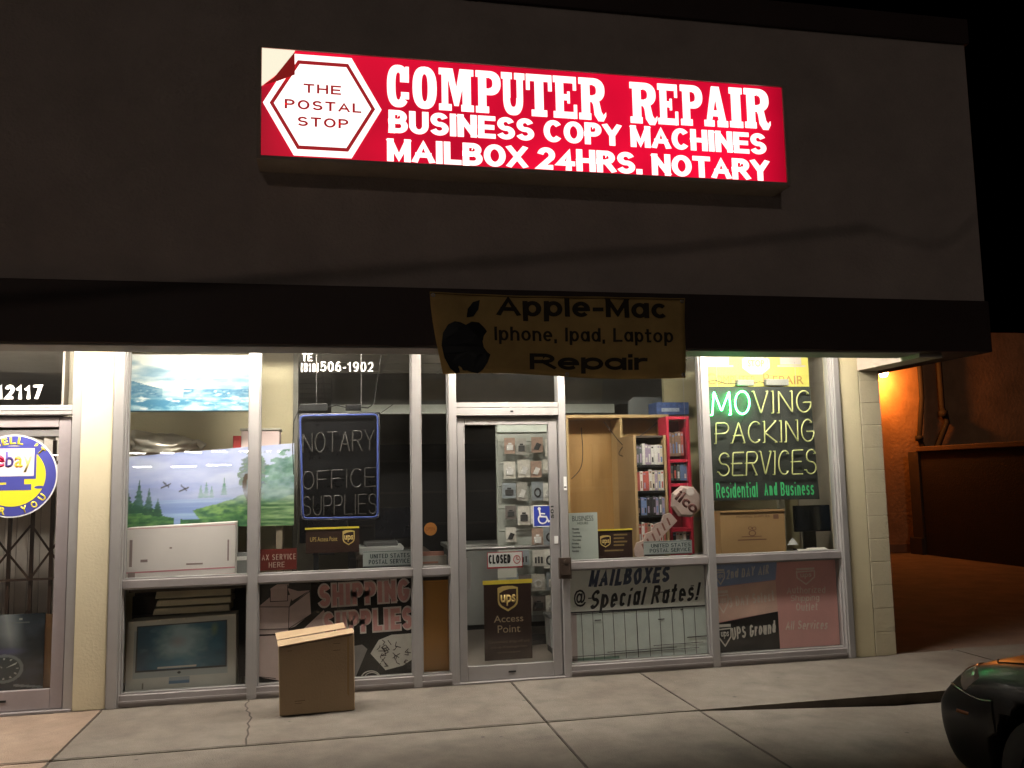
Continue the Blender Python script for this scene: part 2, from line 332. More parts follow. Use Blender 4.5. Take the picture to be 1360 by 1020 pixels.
# common materials
ALU = mat('grey_aluminium', (.36, .345, .34), .42, .35, .10, 3, .05, 140, stretch=(1, 1, 1))
ALUD = mat('dull_grey_aluminium', (.30, .275, .275), .5, .3, .14, 4)
STUCCO = mat('stucco', (.49, .405, .36), .92, 0, .16, 2.2, 1.0, 38)
CREAM = mat('cream_paint', (.63, .56, .37), .75, 0, .07, 3, .35, 60)
BROWN = mat('dark_brown_paint', (.055, .034, .030), .6, 0, .15, 2, .2, 30)
def concrete(name, c1, c2, spot):
    m = bpy.data.materials.new(name); m.use_nodes = True; n = m.node_tree.nodes; L = m.node_tree.links; b = n['Principled BSDF']; b.inputs['Roughness'].default_value = .88
    tc = n.new('ShaderNodeTexCoord')
    def noise(sc, d, ro=.6):
        t = n.new('ShaderNodeTexNoise'); t.inputs['Scale'].default_value = sc; t.inputs['Detail'].default_value = d; t.inputs['Roughness'].default_value = ro; L.new(tc.outputs['Object'], t.inputs['Vector']); return t.outputs[0]
    def ramp(src, a, b_, lo, hi):
        r_ = n.new('ShaderNodeMapRange'); r_.inputs[1].default_value = a; r_.inputs[2].default_value = b_; r_.inputs[3].default_value = lo; r_.inputs[4].default_value = hi; L.new(src, r_.inputs[0]); return r_.outputs[0]
    def mul(a, b_):
        k = n.new('ShaderNodeMath'); k.operation = 'MULTIPLY'; L.new(a, k.inputs[0]); L.new(b_, k.inputs[1]); return k.outputs[0]
    mx = n.new('ShaderNodeMix'); mx.data_type = 'RGBA'; mx.inputs[6].default_value = (*c1, 1); mx.inputs[7].default_value = (*c2, 1); L.new(ramp(noise(.9, 6), .38, .62, 0, 1), mx.inputs[0])
    f = mul(ramp(noise(4.5, 8, .7), .3, .7, .78, 1.18), ramp(noise(170, 2), .3, .7, .82, 1.15))
    v = n.new('ShaderNodeTexVoronoi'); v.inputs['Scale'].default_value = 3.2; v.inputs['Randomness'].default_value = 1; L.new(tc.outputs['Object'], v.inputs['Vector'])
    f = mul(f, ramp(v.outputs['Distance'], .035, .06, spot, 1)); f = mul(f, ramp(noise(1.7, 3, .5), .56, .72, 1, .72))
    sc = n.new('ShaderNodeVectorMath'); sc.operation = 'SCALE'; L.new(mx.outputs[2], sc.inputs[0]); L.new(f, sc.inputs['Scale']); L.new(sc.outputs[0], b.inputs['Base Color'])
    bp = n.new('ShaderNodeBump'); bp.inputs['Strength'].default_value = .7; bp.inputs['Distance'].default_value = .008; L.new(noise(110, 5), bp.inputs['Height']); L.new(bp.outputs[0], b.inputs['Normal']); return m
CONC = concrete('concrete', (.134, .112, .091), (.176, .154, .128), .5)
CONCP = concrete('pinkish_concrete', (.21, .148, .108), (.30, .222, .168), .5)
ASPH = mat('asphalt', (.05, .047, .045), .88, 0, .35, 3, .9, 150)
DARK = mat('dark_gap', (.012, .011, .01), .9)
BLACK = mat('black_plastic', (.012, .012, .013), .4)
WHITE = mat('white_vinyl', (.82, .82, .80), .5, 0, .03)
BOARD = mat('cardboard', (.37, .265, .165), .85, 0, .08, 5, .15, 80)
RUBBER = mat('black_rubber', (.015, .015, .015), .8)
STEEL = mat('steel', (.45, .44, .43), .3, .9, .08)

# =================================================================== GROUND
def struct(name, mb, m, **k): return tag(mb.build(name, m, None, **k), kind='structure')
def zf(x, y): return -0.075*min(1, max(0, (x-2.35)/1.6))
g = MB(); g.box(-400, 400, -400, 400, -1.2, -.14); struct('ground', g, ASPH)
def slab(mb, x0, x1, y0, y1, m, fz=lambda x, y: 0.0, n=8):
    e = .009; x0 += e; x1 -= e; y0 += e; y1 -= e; vs = []; fs = []
    for j in range(3):
        for i in range(n+1):
            x = x0+(x1-x0)*i/n; y = y0+(y1-y0)*j/2; vs.append((x, y, fz(x, y)))
    for j in range(2):
        for i in range(n): fs.append((j*(n+1)+i, j*(n+1)+i+1, (j+1)*(n+1)+i+1, (j+1)*(n+1)+i))
    rim = list(range(n+1))+[n+(n+1), 3*(n+1)-1]+list(range(3*(n+1)-2, 2*(n+1)-1, -1))+[n+1]
    k = len(vs); vs += [(vs[i][0], vs[i][1], -.25) for i in rim]; q = len(rim)
    for i in range(q): fs.append((rim[i], k+i, k+(i+1) % q, rim[(i+1) % q]))
    mb.add(vs, fs, m)
JX = [-7.5, -4.6, -1.63, 1.37, 2.44, 5.4, 8.6]
sw = MB(); ap = MB()
for i in range(len(JX)-1):
    slab(sw, JX[i], JX[i+1], -1.25, -.0 if JX[i] < 4.7 else .05, 1 if JX[i+1] < -1.5 else 0)
    slab(ap, JX[i], JX[i+1], -4.4, -1.25, 1 if JX[i+1] < -1.5 else 0, zf)
sw.box(-7.45, 8.55, -1.235, -.02, -.3, -.03, 2); ap.box(-7.45, 2.3, -4.35, -1.26, -.3, -.03, 2)
struct('sidewalk', sw, [CONC, CONCP, DARK]); struct('parking_apron', ap, [CONC, CONCP, DARK])
drv = MB(); drv.box(4.8, 40, .06, 60, -.3, -.012); drv.box(8.6, 40, -1.25, .06, -.3, -.012); struct('driveway', drv, mat('worn_driveway', (.18, .12, .09), .85, 0, .4, 2.5, .9, 120))
# jagged crack from the window base across the pavement
crk = MB(); pts = [(-.62, -.06), (-.612, -.13), (-.628, -.2), (-.622, -.27), (-.60, -.33), (-.606, -.40), (-.575, -.46), (-.57, -.54), (-.55, -.60), (-.556, -.68), (-.565, -.74), (-.545, -.82), (-.55, -.9), (-.535, -1.0), (-.54, -1.1), (-.525, -1.24)]
for a, b in zip(pts[:-1], pts[1:]):
    crk.add([(a[0]-.006, a[1], .003), (a[0]+.007, a[1], .003), (b[0]+.006, b[1], .003), (b[0]-.005, b[1], .003)], [(0, 1, 2, 3)])
dj = MB(); random.seed(4)
def grime(a, b, n, wd):
    L_ = []
    for i in range(n+1): t_ = i/n; L_.append((a[0]+(b[0]-a[0])*t_, a[1]+(b[1]-a[1])*t_, wd*random.uniform(.35, 1.0)))
    vert = abs(b[1]-a[1]) > abs(b[0]-a[0]); vs_ = []
    for x, y, w_ in L_:
        for s_ in (-1, 1): k_ = random.uniform(.5, 1)*w_*s_; vs_.append((x+(k_ if vert else 0), y+(0 if vert else k_), zf(x, y)+.0025 if y < -1.25 else .0025))
    dj.add(vs_, [(2*i, 2*i+1, 2*i+3, 2*i+2) for i in range(n)])
for x in JX[1:-1]: grime((x, -.02), (x, -1.23), 26, .011); grime((x, -1.27), (x, -4.3), 60, .012)
grime((-4.5, -1.225), (2.3, -1.225), 120, .008); grime((-4.5, -.075), (4.7, -.075), 160, .013)
struct('joint_grime', dj, mat('grime', (.055, .044, .035), .95, 0, .3, 20))
struct('pavement_crack', crk, mat('crack_dirt', (.055, .044, .036), .95))

# =================================================================== SHOP BUILDING
FY = -.95
shop = thing('shop_building', 'cream stucco shop building with dark brown fascia and a lit glass front', 'building', (1.4, 0, 0))
ZF0, ZF1, ZT = 2.525, 2.945, 5.13
XR = 5.18
uw = MB(); uw.box(-9, XR, FY, -.66, ZF1, ZT); uw.box(-9, 4.8, -.66, 0, 3.15, 3.3); uw.box(XR-.4, XR, -.66, 9, ZF1, ZT); uw.box(-9, XR-.4, 8.6, 9, ZF1, ZT)
uw.build('upper_wall', STUCCO, shop)
cp = MB(); cp.box(-9, XR+.03, FY-.03, -.5, ZT, ZT+.22); cp.box(XR-.4, XR+.03, -.5, 9, ZT, ZT+.22); cp.build('parapet_cap', BROWN, shop, bevel=.01)
fa = MB(); fa.box(-9, XR+.015, FY-.03, -.66, ZF0, ZF1-.002); fa.box(4.80, XR+.015, -.66, 9, ZF0, ZF1-.002); fa.build('fascia', BROWN, shop, bevel=.008)
bx(-9, 4.55, -.657, -.652, ZF0+.004, 3.148).build('fascia_back', mat('fascia_back_paint', (.50, .46, .38), .8), shop)
sf = MB(); sf.box(-9, 4.55, FY-.01, -.665, ZF0-.012, ZF0-.003); sf.build('fascia_underside', mat('grey_soffit', (.26, .24, .22), .7), shop)
ro = MB(); ro.box(-9, XR-.4, -.5, 8.6, 4.6, 4.7); ro.build('roof', mat('roof_felt', (.06, .06, .06), .9), shop)
# walls at the shop front
pil = MB(); pil.box(-1.835, -1.615, -.06, .2, 0, 3.15); pil.build('wall_pillar', mat('cream_pillar_paint', (.60, .53, .37), .7, 0, .06, 3, .3, 50), shop, bevel=.006)
jw = MB(); jw.box(4.40, 4.59, -.05, .2, 0, 3.15); jw.build('end_wall', CREAM, shop, bevel=.004)
bl = MB(); bl.box(4.603, 4.79, -.046, 8.6, 0, 2.49, 1)
z = 0; k = 0
while z < 2.45:
    h = min(.2, 2.49-z); bl.box(4.598, 4.795, -.05, .35, z+.002, z+h-.002); y = .36; z += .2
    for q in range(20): bl.box(4.60, 4.793, y+.004, y+.396, z-.196, min(z-.004, 2.486)); y += .4
bl.build('block_wall', [mat('painted_block', (.52, .46, .32), .85, 0, .10, 5, .5, 70), mat('block_joint', (.42, .37, .26), .9)], shop, bevel=.004)
bm_ = MB(); bm_.box(4.585, 4.79, -.9, .3, 2.487, 2.52); bm_.box(4.585, 4.79, -.65, .3, 2.521, 3.15); bm_.build('roof_beam', mat('beam_paint', (.46, .39, .33), .75, 0, .1, 3, .2), shop)
# interior
inw = MB(); inw.box(-2.0, -1.9, .2, 8, 0, 2.9); inw.box(4.55, 4.6, .2, 8, 0, 2.9); inw.box(-2, 4.6, 8, 8.1, 0, 2.9)
inw.build('interior_wall', mat('interior_paint', (.44, .40, .32), .8), shop)
ce = MB(); ce.box(-1.95, 4.58, .06, 8, 2.74, 2.8)
for i in range(1, 11): ce.box(-1.95+i*.61-.012, -1.95+i*.61+.012, .08, 7.9, 2.732, 2.74, 1)
for i in range(1, 13): ce.box(-1.9, 4.5, .3+i*.61-.012, .3+i*.61+.012, 2.733, 2.739, 1)
ce.build('interior_ceiling', [mat('ceiling_tile', (.50, .50, .47), .9, 0, .12, 9), mat('ceiling_grid', (.4, .4, .38), .6)], shop)
h0, h1, hx0, hx1 = P(620, 549, 2.3)[1], P(620, 537, 2.3)[1], P(440, 540, 2.3)[0], P(816, 540, 2.3)[0]
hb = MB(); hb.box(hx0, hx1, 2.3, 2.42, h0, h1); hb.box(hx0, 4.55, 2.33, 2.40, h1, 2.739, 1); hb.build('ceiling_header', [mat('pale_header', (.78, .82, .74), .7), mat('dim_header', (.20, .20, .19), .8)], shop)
flr = MB(); flr.box(-1.9, 4.55, .07, 8, -.1, .004); flr.build('interior_floor', mat('vinyl_floor', (.20, .17, .145), .35, 0, .2, 4), shop)
nin = MB(); nin.box(-8, -2.05, 6, 6.1, 0, 2.9); nin.box(-8, -2.02, .08, 6, -.1, .004); nin.box(-8, -2.02, .08, 6, 2.74, 2.8); nin.box(-2.02, -2.003, .1, 6, 0, 2.74); nin.build('neighbour_interior', mat('neighbour_paint', (.36, .32, .28), .8), shop)

# ------------------------------------------------------------ storefront frame and panes
VX = [(-1.615, -1.525), (-.635, -.565), (.61, .675), (.905, .965), (1.815, 1.87), (3.085, 3.15), (4.32, 4.40)]
RAIL, SILL = (.845, .905), (.0, .085)
def frame_bay(x0, x1):
    sl_ = MB().box(x0, x1, -.055, .055, SILL[0], SILL[1]).build('window_sill', ALUD, shop, bevel=.004)
    bx(x0, x1, -.062, -.0555, .03, .045).build('drip_edge', ALUD, sl_)
    bx(x0, x1, -.05, .05, RAIL[0], RAIL[1]).build('window_rail', ALUD, shop, bevel=.004)
    bx(x0, x1, -.05, .05, 2.95, 3.15).build('window_head', ALUD, shop)
    for nm, z0, z1 in (('lower_pane', SILL[1], RAIL[0]), ('upper_pane', RAIL[1], 2.95)):
        o = bx(x0+.002, x1-.002, -.003, .003, z0, z1).build(nm, GLASS, shop)
        for xx in (x0, x1-.012): bx(xx, xx+.012, -.03, .03, z0, z1).build('glazing_stop', ALU, o)
        bx(x0+.012, x1-.012, -.03, .03, z0, z0+.012).build('glazing_stop', ALU, o)
        if nm == 'lower_pane': bx(x0+.012, x1-.012, -.03, .03, z1-.012, z1).build('glazing_stop', ALU, o)
for a, b in ((0, 1), (1, 2), (2, 3), (4, 5), (5, 6)): frame_bay(VX[a][1], VX[b][0])
for i, (a, b) in enumerate(VX):
    m = MB(); m.box(a, b, -.06, .06, 0, 3.15)
    if i in (0, 6): m.box(a+.012, b-.012, -.075, -.06, 0, 3.15)
    else: m.box((a+b)/2-.004, (a+b)/2+.004, -.0605, -.0595, 0, 3.1)
    m.build('mullion', ALU, shop, bevel=.004)
# door: header, transom, leaf
X0, X1 = VX[3][1], VX[4][0]
bx(X0, X1, -.055, .055, 2.95, 3.15).build('transom_head', ALU, shop)
hd = MB(); hd.box(X0, X1, -.055, .055, 2.105, 2.165); hd.box(X0, X1, -.05, .05, 2.172, 2.21); hd.box(X0, X1, -.04, .04, 2.165, 2.172)
hd.box((X0+X1)/2+.02, (X0+X1)/2+.045, -.058, -.055, 2.13, 2.145, 1)
hd.build('door_header', [ALU, BLACK], shop, bevel=.003)
bx(X0, X1, -.003, .003, 2.21, 2.95).build('transom_pane', GLASS, shop)
door = MB(); dx0, dx1 = X0+.008, X1-.008
door.box(dx0, dx0+.062, -.022, .022, .012, 2.098); door.box(dx1-.075, dx1, -.022, .022, .012, 2.098)
door.box(dx0+.062, dx1-.075, -.022, .022, .012, .125); door.box(dx0+.062, dx1-.075, -.022, .022, 2.03, 2.098)
door = door.build('entrance_door', ALU, shop, bevel=.004)
bx(dx0+.062, dx1-.075, -.003, .003, .125, 2.03).build('door_pane', GLASS, door)
pb = MB(); pb.tube([(dx0+.05, .03, 1.03), (dx0+.05, .075, 1.03), (dx1-.06, .075, 1.03), (dx1-.06, .03, 1.03)], .014); pb.build('push_bar', ALU, door)
bx((dx0+dx1)/2-.03, (dx0+dx1)/2+.03, -.026, -.022, .062, .075).build('maker_plate', BLACK, door)
bp = MB(); q = r(613, 742, 624, 788, .03); bp.prism([(q[0]-.02, q[2]), (q[1]+.005, q[2]+.03), (q[1]+.015, q[3]-.03), (q[1]-.01, q[3]), (q[0]-.02, q[3])], .024, .04); bp.build('pull_plate', ALU, door, bevel=.004)
lk = MB(); q = r(741, 740, 757, 768, -.05); lk.box(q[0], q[1], -.10, -.063, q[2], q[3]); lk.box(q[0]+.015, q[1]-.015, -.106, -.1, q[2]+.03, q[3]-.05); lk.disc((q[0]+q[1])/2, q[3]-.03, .014, -.112, -.1)
lk.build('lock_box', mat('lock_brown', (.07, .05, .04), .45, .4), door, bevel=.006)
q = r(736.5, 712, 741.5, 722, -.03); bx(q[0], q[1], -.026, -.022, q[2], q[3]).build('latch_plate', WHITE, door)

# ------------------------------------------------------------ neighbour's glass door (far left)
nb = MB(); nb.box(-1.90, -1.836, -.05, .05, 0, 3.1); nb.box(-3.0, -1.90, -.05, .05, 2.13, 2.2); nb.box(-3.06, -3.0, -.05, .05, 0, 3.1); nb.box(-3.0, -1.9, -.055, .055, 2.165, 2.172)
nb.build('neighbour_door_frame', ALU, shop, bevel=.004)
bx(-3.0, -1.9, -.003, .003, 2.2, 3.1).build('neighbour_transom_pane', GLASS, shop)
nd = MB(); nd.box(-1.995, -1.91, -.022, .022, .02, 2.115); nd.box(-2.99, -2.91, -.022, .022, .02, 2.115); nd.box(-2.91, -1.995, -.022, .022, .02, .16); nd.box(-2.91, -1.995, -.022, .022, 2.04, 2.115)
nd = nd.build('neighbour_door', mat('mauve_aluminium', (.34, .30, .31), .45, .3, .1), shop, bevel=.004)
bx(-2.91, -1.995, -.003, .003, .16, 2.04).build('neighbour_pane', GLASS, nd)
bx(-2.33, -2.28, -.026, -.022, .085, .1).build('neighbour_maker_plate', BLACK, nd)
wl = MB(); wl.box(-9, -3.06, -.05, .2, 0, 3.1); wl.build('neighbour_wall', CREAM, shop)
bx(-3.0, -1.84, -.07, .06, 0, .016).build('threshold', ALUD, shop); bx(X0-.05, X1+.05, -.07, .06, 0, .01).build('threshold', ALUD, shop)

# ------------------------------------------------------------ fluorescent tubes in the soffit cove, behind the fascia
TUBE = lamp('fluorescent_tube', (1, .915, .80), 132)
LNAME = ['over the neighbouring glass door', 'over the cream wall pillar', 'over the wide window with the painting', 'over the entrance door', 'over the window with the moving sign']
for i, x in enumerate((-4.2, -2.35, -.55, 1.5, 3.45)):
    t = thing('soffit_light', 'flat fluorescent light in the soffit '+LNAME[i], 'light', (x, -.5, 3.15), 'fluorescent lights behind the fascia')
    bx(x-.62, x+.62, -.57, -.43, 2.856, 3.149).build('housing', WHITE, t, bevel=.005)
    bx(x-.6, x+.6, -.56, -.44, 2.815, 2.855).build('diffuser', TUBE, t)
    for e in (-.612, .612): bx(x+e-.011, x+e+.011, -.565, -.435, 2.81, 2.889).build('lamp_holder', WHITE, t)

# =================================================================== MAIN LIT SIGN
sign = thing('lit_sign', 'long red backlit box sign with white lettering on the upper wall', 'sign', (1.43, -1.0, 3.76))
sx0, sx1, sz0, sz1 = -.478, 3.332, 3.766, 4.506
cab = MB(); cab.box(sx0-.03, sx1+.03, -1.195, FY, sz0-.03, sz1+.014)
for a in ((sx0-.03, sx0-.002, sz0-.03, sz1+.014), (sx1+.002, sx1+.03, sz0-.03, sz1+.014)): cab.box(a[0], a[1], -1.215, -1.195, a[2], a[3])
cab.box(sx0-.002, sx1+.002, -1.215, -1.195, sz0-.03, sz0-.004); cab.box(sx0-.002, sx1+.002, -1.215, -1.195, sz1+.003, sz1+.014)
cab.build('cabinet', mat('sign_cabinet', (.44, .37, .31), .7), sign, bevel=.004)
def sign_red():
    m = bpy.data.materials.new('backlit_red'); m.use_nodes = True; n = m.node_tree.nodes; L = m.node_tree.links; b = n['Principled BSDF']
    b.inputs['Base Color'].default_value = (.5, .01, .03, 1); b.inputs['Roughness'].default_value = .35
    tc = n.new('ShaderNodeTexCoord'); nz = n.new('ShaderNodeTexNoise'); nz.inputs['Scale'].default_value = 1.1; nz.inputs['Detail'].default_value = 2
    L.new(tc.outputs['Object'], nz.inputs[0])
    # the tubes inside stop short of the cabinet ends: the panel is dimmer there
    sp = n.new('ShaderNodeSeparateXYZ'); L.new(tc.outputs['Generated'], sp.inputs[0])
    e1 = n.new('ShaderNodeMath'); e1.operation = 'PINGPONG'; e1.inputs[1].default_value = .5; L.new(sp.outputs[0], e1.inputs[0])
    mr0 = n.new('ShaderNodeMapRange'); mr0.inputs[1].default_value = 0; mr0.inputs[2].default_value = .06; mr0.inputs[3].default_value = .5; mr0.inputs[4].default_value = 1; L.new(e1.outputs[0], mr0.inputs[0])
    mr = n.new('ShaderNodeMapRange'); mr.inputs[1].default_value = .3; mr.inputs[2].default_value = .7; mr.inputs[3].default_value = .42; mr.inputs[4].default_value = 1.0; L.new(nz.outputs[0], mr.inputs[0])
    mu = n.new('ShaderNodeMath'); mu.operation = 'MULTIPLY'; L.new(mr.outputs[0], mu.inputs[0]); L.new(mr0.outputs[0], mu.inputs[1])
    b.inputs['Emission Color'].default_value = (1, .005, .045, 1); L.new(mu.outputs[0], b.inputs['Emission Strength']); return m
bx(sx0, sx1, -1.205, -1.196, sz0, sz1).build('red_panel', sign_red(), sign)
WLIT = lamp('backlit_white', (1, .97, .92), 1.5); RLIT = lamp('backlit_dark_red', (.75, .03, .04), .42)
hexm = MB(); cx, cz = -.076, 4.128
def hexa(R, H, w): return [(cx-R, cz), (cx-w, cz-H), (cx+w, cz-H), (cx+R, cz), (cx+w, cz+H), (cx-w, cz+H)]
hexm.prism(hexa(.392, .355, .19), -1.2095, -1.2052); hexm.build('white_hexagon', WLIT, sign)
hr = MB(); o_, i_ = hexa(.350, .312, .168), hexa(.322, .286, .155)
for i in range(6):
    j = (i+1) % 6; hr.prism([o_[i], o_[j], i_[j], i_[i]], -1.2105, -1.2097)
hr.build('red_outline', RLIT, sign)
for wd, pr in (('THE', (403, 112.5, 453, 124.5)), ('POSTAL', (378, 134.5, 480, 147)), ('STOP', (395, 156.5, 463, 169))):
    bold(wd, r(*pr, -1.211), -1.2098, RLIT, sign, 'emblem_lettering', .25, .26)
# torn corner of the red film
cr = MB(); tl = (sx0, sz1); cr.prism([tl, (sx0, 4.24), (-.40, 4.31), (-.32, 4.39), (-.262, sz1)], -1.2135, -1.2108); cr.build('bare_corner', lamp('bare_lit_plastic', (1, .93, .72), .95), sign)
fl = MB(); fl.add([(sx0+.01, -1.214, 4.245), (-.40, -1.216, 4.30), (-.265, -1.213, 4.495), (-.262, -1.222, 4.33), (-.37, -1.228, 4.275)], [(0, 4, 1), (4, 3, 2, 1)]); fl.build('peeled_film', lamp('peeled_red', (.5, .02, .02), .35), sign)
# --- slab serif capitals, built from strokes
YL = [-1.2052]
def slab_letter(ch, x, zb, W, H, out):
    def B(a, b, c, d): YL[0] -= .00004; out.box(x+a*W, x+c*W, YL[0]-.0035, -1.205, zb+b*H, zb+d*H)
    def Q(pts): YL[0] -= .00004; out.prism([(x+a*W, zb+b*H) for a, b in pts], YL[0]-.0035, -1.205)
    def A(cx, cz, rx, rz, ix, iz, a0, a1, p=2.5): YL[0] -= .00004; out.band(x+cx*W, zb+cz*H, rx*W, rz*H, ix*W, iz*H, a0, a1, YL[0]-.0035, -1.205, n=28, p=p)
    if ch == 'C':
        A(.5, .5, .5, .5, .13, .33, 42, 318); B(.58, .60, .97, .80); B(.82, .70, .97, .97); B(.62, .2, .97, .36)
    if ch == 'O': A(.5, .5, .5, .5, .13, .33, 0, 360)
    if ch == 'M':
        B(.0, 0, .36, .15); B(.0, .85, .26, 1); B(.08, .15, .26, .85); B(.64, 0, 1, .15); B(.74, .85, 1, 1); B(.68, .15, .92, .85)
        Q([(.2, 1), (.4, 1), (.5, .55), (.6, 1), (.8, 1), (.56, .12), (.44, .12)])
    if ch in 'PR':
        B(.0, 0, .52 if ch == 'P' else .46, .15); B(.0, .85, .5, 1); B(.1, .15, .42, .85)
        A(.55, .715, .45, .285, .13, .12, -90, 90, 2.3); B(.42, .85, .56, 1); B(.42, .43, .56, .58)
        if ch == 'R':
            Q([(.5, .45), (.78, .45), (.86, .2), (.94, .12), (1.04, .2), (1.04, .1), (.94, -.02), (.74, -.02), (.6, .12), (.56, .35)])
    if ch == 'U':
        B(.0, .85, .46, 1); B(.56, .85, 1, 1); B(.08, .4, .38, .85); B(.66, .4, .92, .85); A(.5, .4, .42, .41, .14, .22, 180, 360)
    if ch == 'T':
        B(.33, .15, .67, .85); B(.2, 0, .8, .15); B(.0, .84, 1, 1); B(.0, .62, .14, .84); B(.86, .62, 1, .84)
    if ch == 'E':
        B(.0, 0, .86, .15); B(.0, .85, .84, 1); B(.1, .15, .42, .85); B(.42, .43, .66, .57); B(.58, .36, .68, .64); B(.84, .0, .97, .33); B(.82, .68, .95, 1)
    if ch == 'A':
        Q([(.34, 1), (.66, 1), (.92, .14), (.62, .14), (.5, .62), (.38, .14), (.1, .14)][:4]+[(.5, .72), (.32, .14), (.1, .14)])
        B(.0, 0, .42, .15); B(.56, 0, 1, .15); B(.3, .26, .7, .4)
    if ch == 'I': B(.15, .15, .85, .85); B(.0, 0, 1, .15); B(.0, .85, 1, 1)
ls = MB()
for word, spans, (ya, yb) in (('COMPUTER', [(514, 544), (548, 580), (583, 629), (632, 665), (666, 697), (699, 733), (735, 767), (769, 803)], ((85, 141), (105, 160))),
                              ('REPAIR', [(837, 871), (874, 901), (904, 933), (935, 966), (969, 986), (989, 1021)], ((109, 163), (119, 171)))):
    xa, xb = spans[0][0], spans[-1][1]
    for ch, (p0, p1) in zip(word, spans):
        t = ((p0+p1)/2-xa)/(xb-xa); top = ya[0]+(yb[0]-ya[0])*t; bot = ya[1]+(yb[1]-ya[1])*t
        q = r(p0, top, p1, bot, -1.21); slab_letter(ch, q[0], q[2], q[1]-q[0], q[3]-q[2], ls)
ls.build('slab_lettering', WLIT, sign)
def px_line(x0, ya, x1, yb, h, Y):                       # writing whose top runs from (x0,ya) to (x1,yb), h pixels high
    a, b = P(x0, ya, Y), P(x1, yb, Y); c, d = P(x0, ya+h, Y), P(x1, yb+h*.92, Y)
    return a[0], b[0], (c[1]+d[1])/2, (a[1]+b[1])/2
bold('BUSINESS COPY MACHINES', px_line(516, 145, 1017, 178, 30, -1.21), -1.2053, WLIT, sign, 'sign_lettering', .27, .06, depth=.003)
bold('MAILBOX 24HRS. NOTARY', px_line(514, 183, 1021, 213, 30, -1.21), -1.2053, WLIT, sign, 'sign_lettering', .28, .06, depth=.003)

# =================================================================== BANNER hanging on the fascia
ban = thing('banner', 'dull yellow cloth banner with apple emblem hanging from the brown fascia', 'banner', (1.6, -1.0, 2.3))
bx0, bx1, bz0, bz1 = .655, 2.565, 2.30, 2.905
nx, nz = 44, 14; vs = []; fs = []
def ban_y(u, v): return -1.012-.010*math.sin(u*9+v*2)-.03*(1-v)*(0.5+.5*math.sin(u*5+1))-.006*math.sin(u*31+v*7)
def ban_x(u, v): return bx0+(.085*(1-v)**1.5)*(1-u)+(bx1-bx0)*u-(bx1-bx0)*0*u-.03*(1-v)*u
def ban_z(u, v): return bz0+(bz1-bz0)*v+.012*math.sin(u*6.5)*(1-v)-.02*math.sin(math.pi*u)*v*.5+.022*(1-v)*(1-u)
for d in (0, .003):
    for j in range(nz+1):
        for i in range(nx+1):
            u, v = i/nx, j/nz; vs.append((ban_x(u, v), ban_y(u, v)+d, ban_z(u, v)))
n1 = nx+1; K = n1*(nz+1)
for j in range(nz):
    for i in range(nx):
        a = j*n1+i; fs += [(a, a+1, a+n1+1, a+n1), (K+a, K+a+n1, K+a+n1+1, K+a+1)]
for i in range(nx): fs += [(i, K+i, K+i+1, i+1), (nz*n1+i, nz*n1+i+1, K+nz*n1+i+1, K+nz*n1+i)]
for j in range(nz): a = j*n1; fs += [(a, a+n1, K+a+n1, K+a), (a+nx, K+a+nx, K+a+n1+nx, a+n1+nx)]
MB().add(vs, fs, 0, True).build('sheet', mat('yellow_cloth', (.56, .37, .13), .8, 0, .22, 3, .1, 40), ban)
BINK = mat('banner_ink', (.035, .024, .014), .7)
def drape(o):                                            # lay flat writing on the waving sheet
    base = LOC[o]
    for v in o.data.vertices:
        x, y, z = v.co+base; u = min(1, max(0, (x-bx0)/(bx1-bx0))); w_ = min(1, max(0, (z-bz0)/(bz1-bz0)))
        v.co.y = ban_y(u, w_)-.0045-(.0012 if y < -1.02 else 0)-base.y
for wd, b, bo in (('Apple-Mac', (1.13, 2.42, 2.745, 2.89), (.26, .12)), ('Iphone, Ipad, Laptop', (1.11, 2.45, 2.565, 2.665), (.19, .13)), ('Repair', (1.36, 2.25, 2.36, 2.475), (.29, .10))):
    o = bold(wd, b, -1.02, BINK, ban, 'banner_lettering', *bo)
    bm = bmesh.new(); bm.from_mesh(o.data); bmesh.ops.triangulate(bm, faces=bm.faces); bmesh.ops.subdivide_edges(bm, edges=[e for e in bm.edges if e.calc_length() > .05], cuts=2); bm.to_mesh(o.data); bm.free(); drape(o)
# apple emblem: two-lobed body with a bite, and a leaf
ap_ = []
body = [(0, .80), (.12, .86), (.27, .85), (.38, .76), (.43, .70), (.36, .62), (.33, .52), (.35, .42), (.42, .34), (.48, .30), (.42, .17), (.33, .05), (.22, -.02), (.10, 0), (0, .03), (-.10, 0), (-.22, -.02), (-.33, .06), (-.44, .24), (-.49, .45), (-.46, .66), (-.36, .80), (-.22, .86), (-.1, .84)]
em = MB(); ex, ez, es = .905, 2.335, .42
em.prism([(ex+a*es*.84, ez+b*es) for a, b in body], -1.0232, -1.018)
em.prism([(ex+a*es*.84, ez+b*es) for a, b in ((.02, .93), (.16, .95), (.27, 1.08), (.30, 1.24), (.16, 1.2), (.05, 1.08))], -1.0232, -1.018)
o = em.build('apple_emblem', mat('emblem_ink', (.008, .009, .011), .55), ban)
bm = bmesh.new(); bm.from_mesh(o.data); bmesh.ops.triangulate(bm, faces=bm.faces); bmesh.ops.subdivide_edges(bm, edges=bm.edges[:], cuts=2); bm.to_mesh(o.data); bm.free(); drape(o)
hm = MB()
hm.tube([(bx0+.004, ban_y(0, 1)-.004, bz1-.012), (bx0+.6, ban_y(.31, 1)-.004, ban_z(.31, 1)-.012), (bx0+1.2, ban_y(.63, 1)-.004, ban_z(.63, 1)-.012), (bx1-.01, ban_y(1, 1)-.004, bz1-.012)], .004, 6); hm.build('hem', mat('hem_thread', (.18, .10, .03), .8), ban)
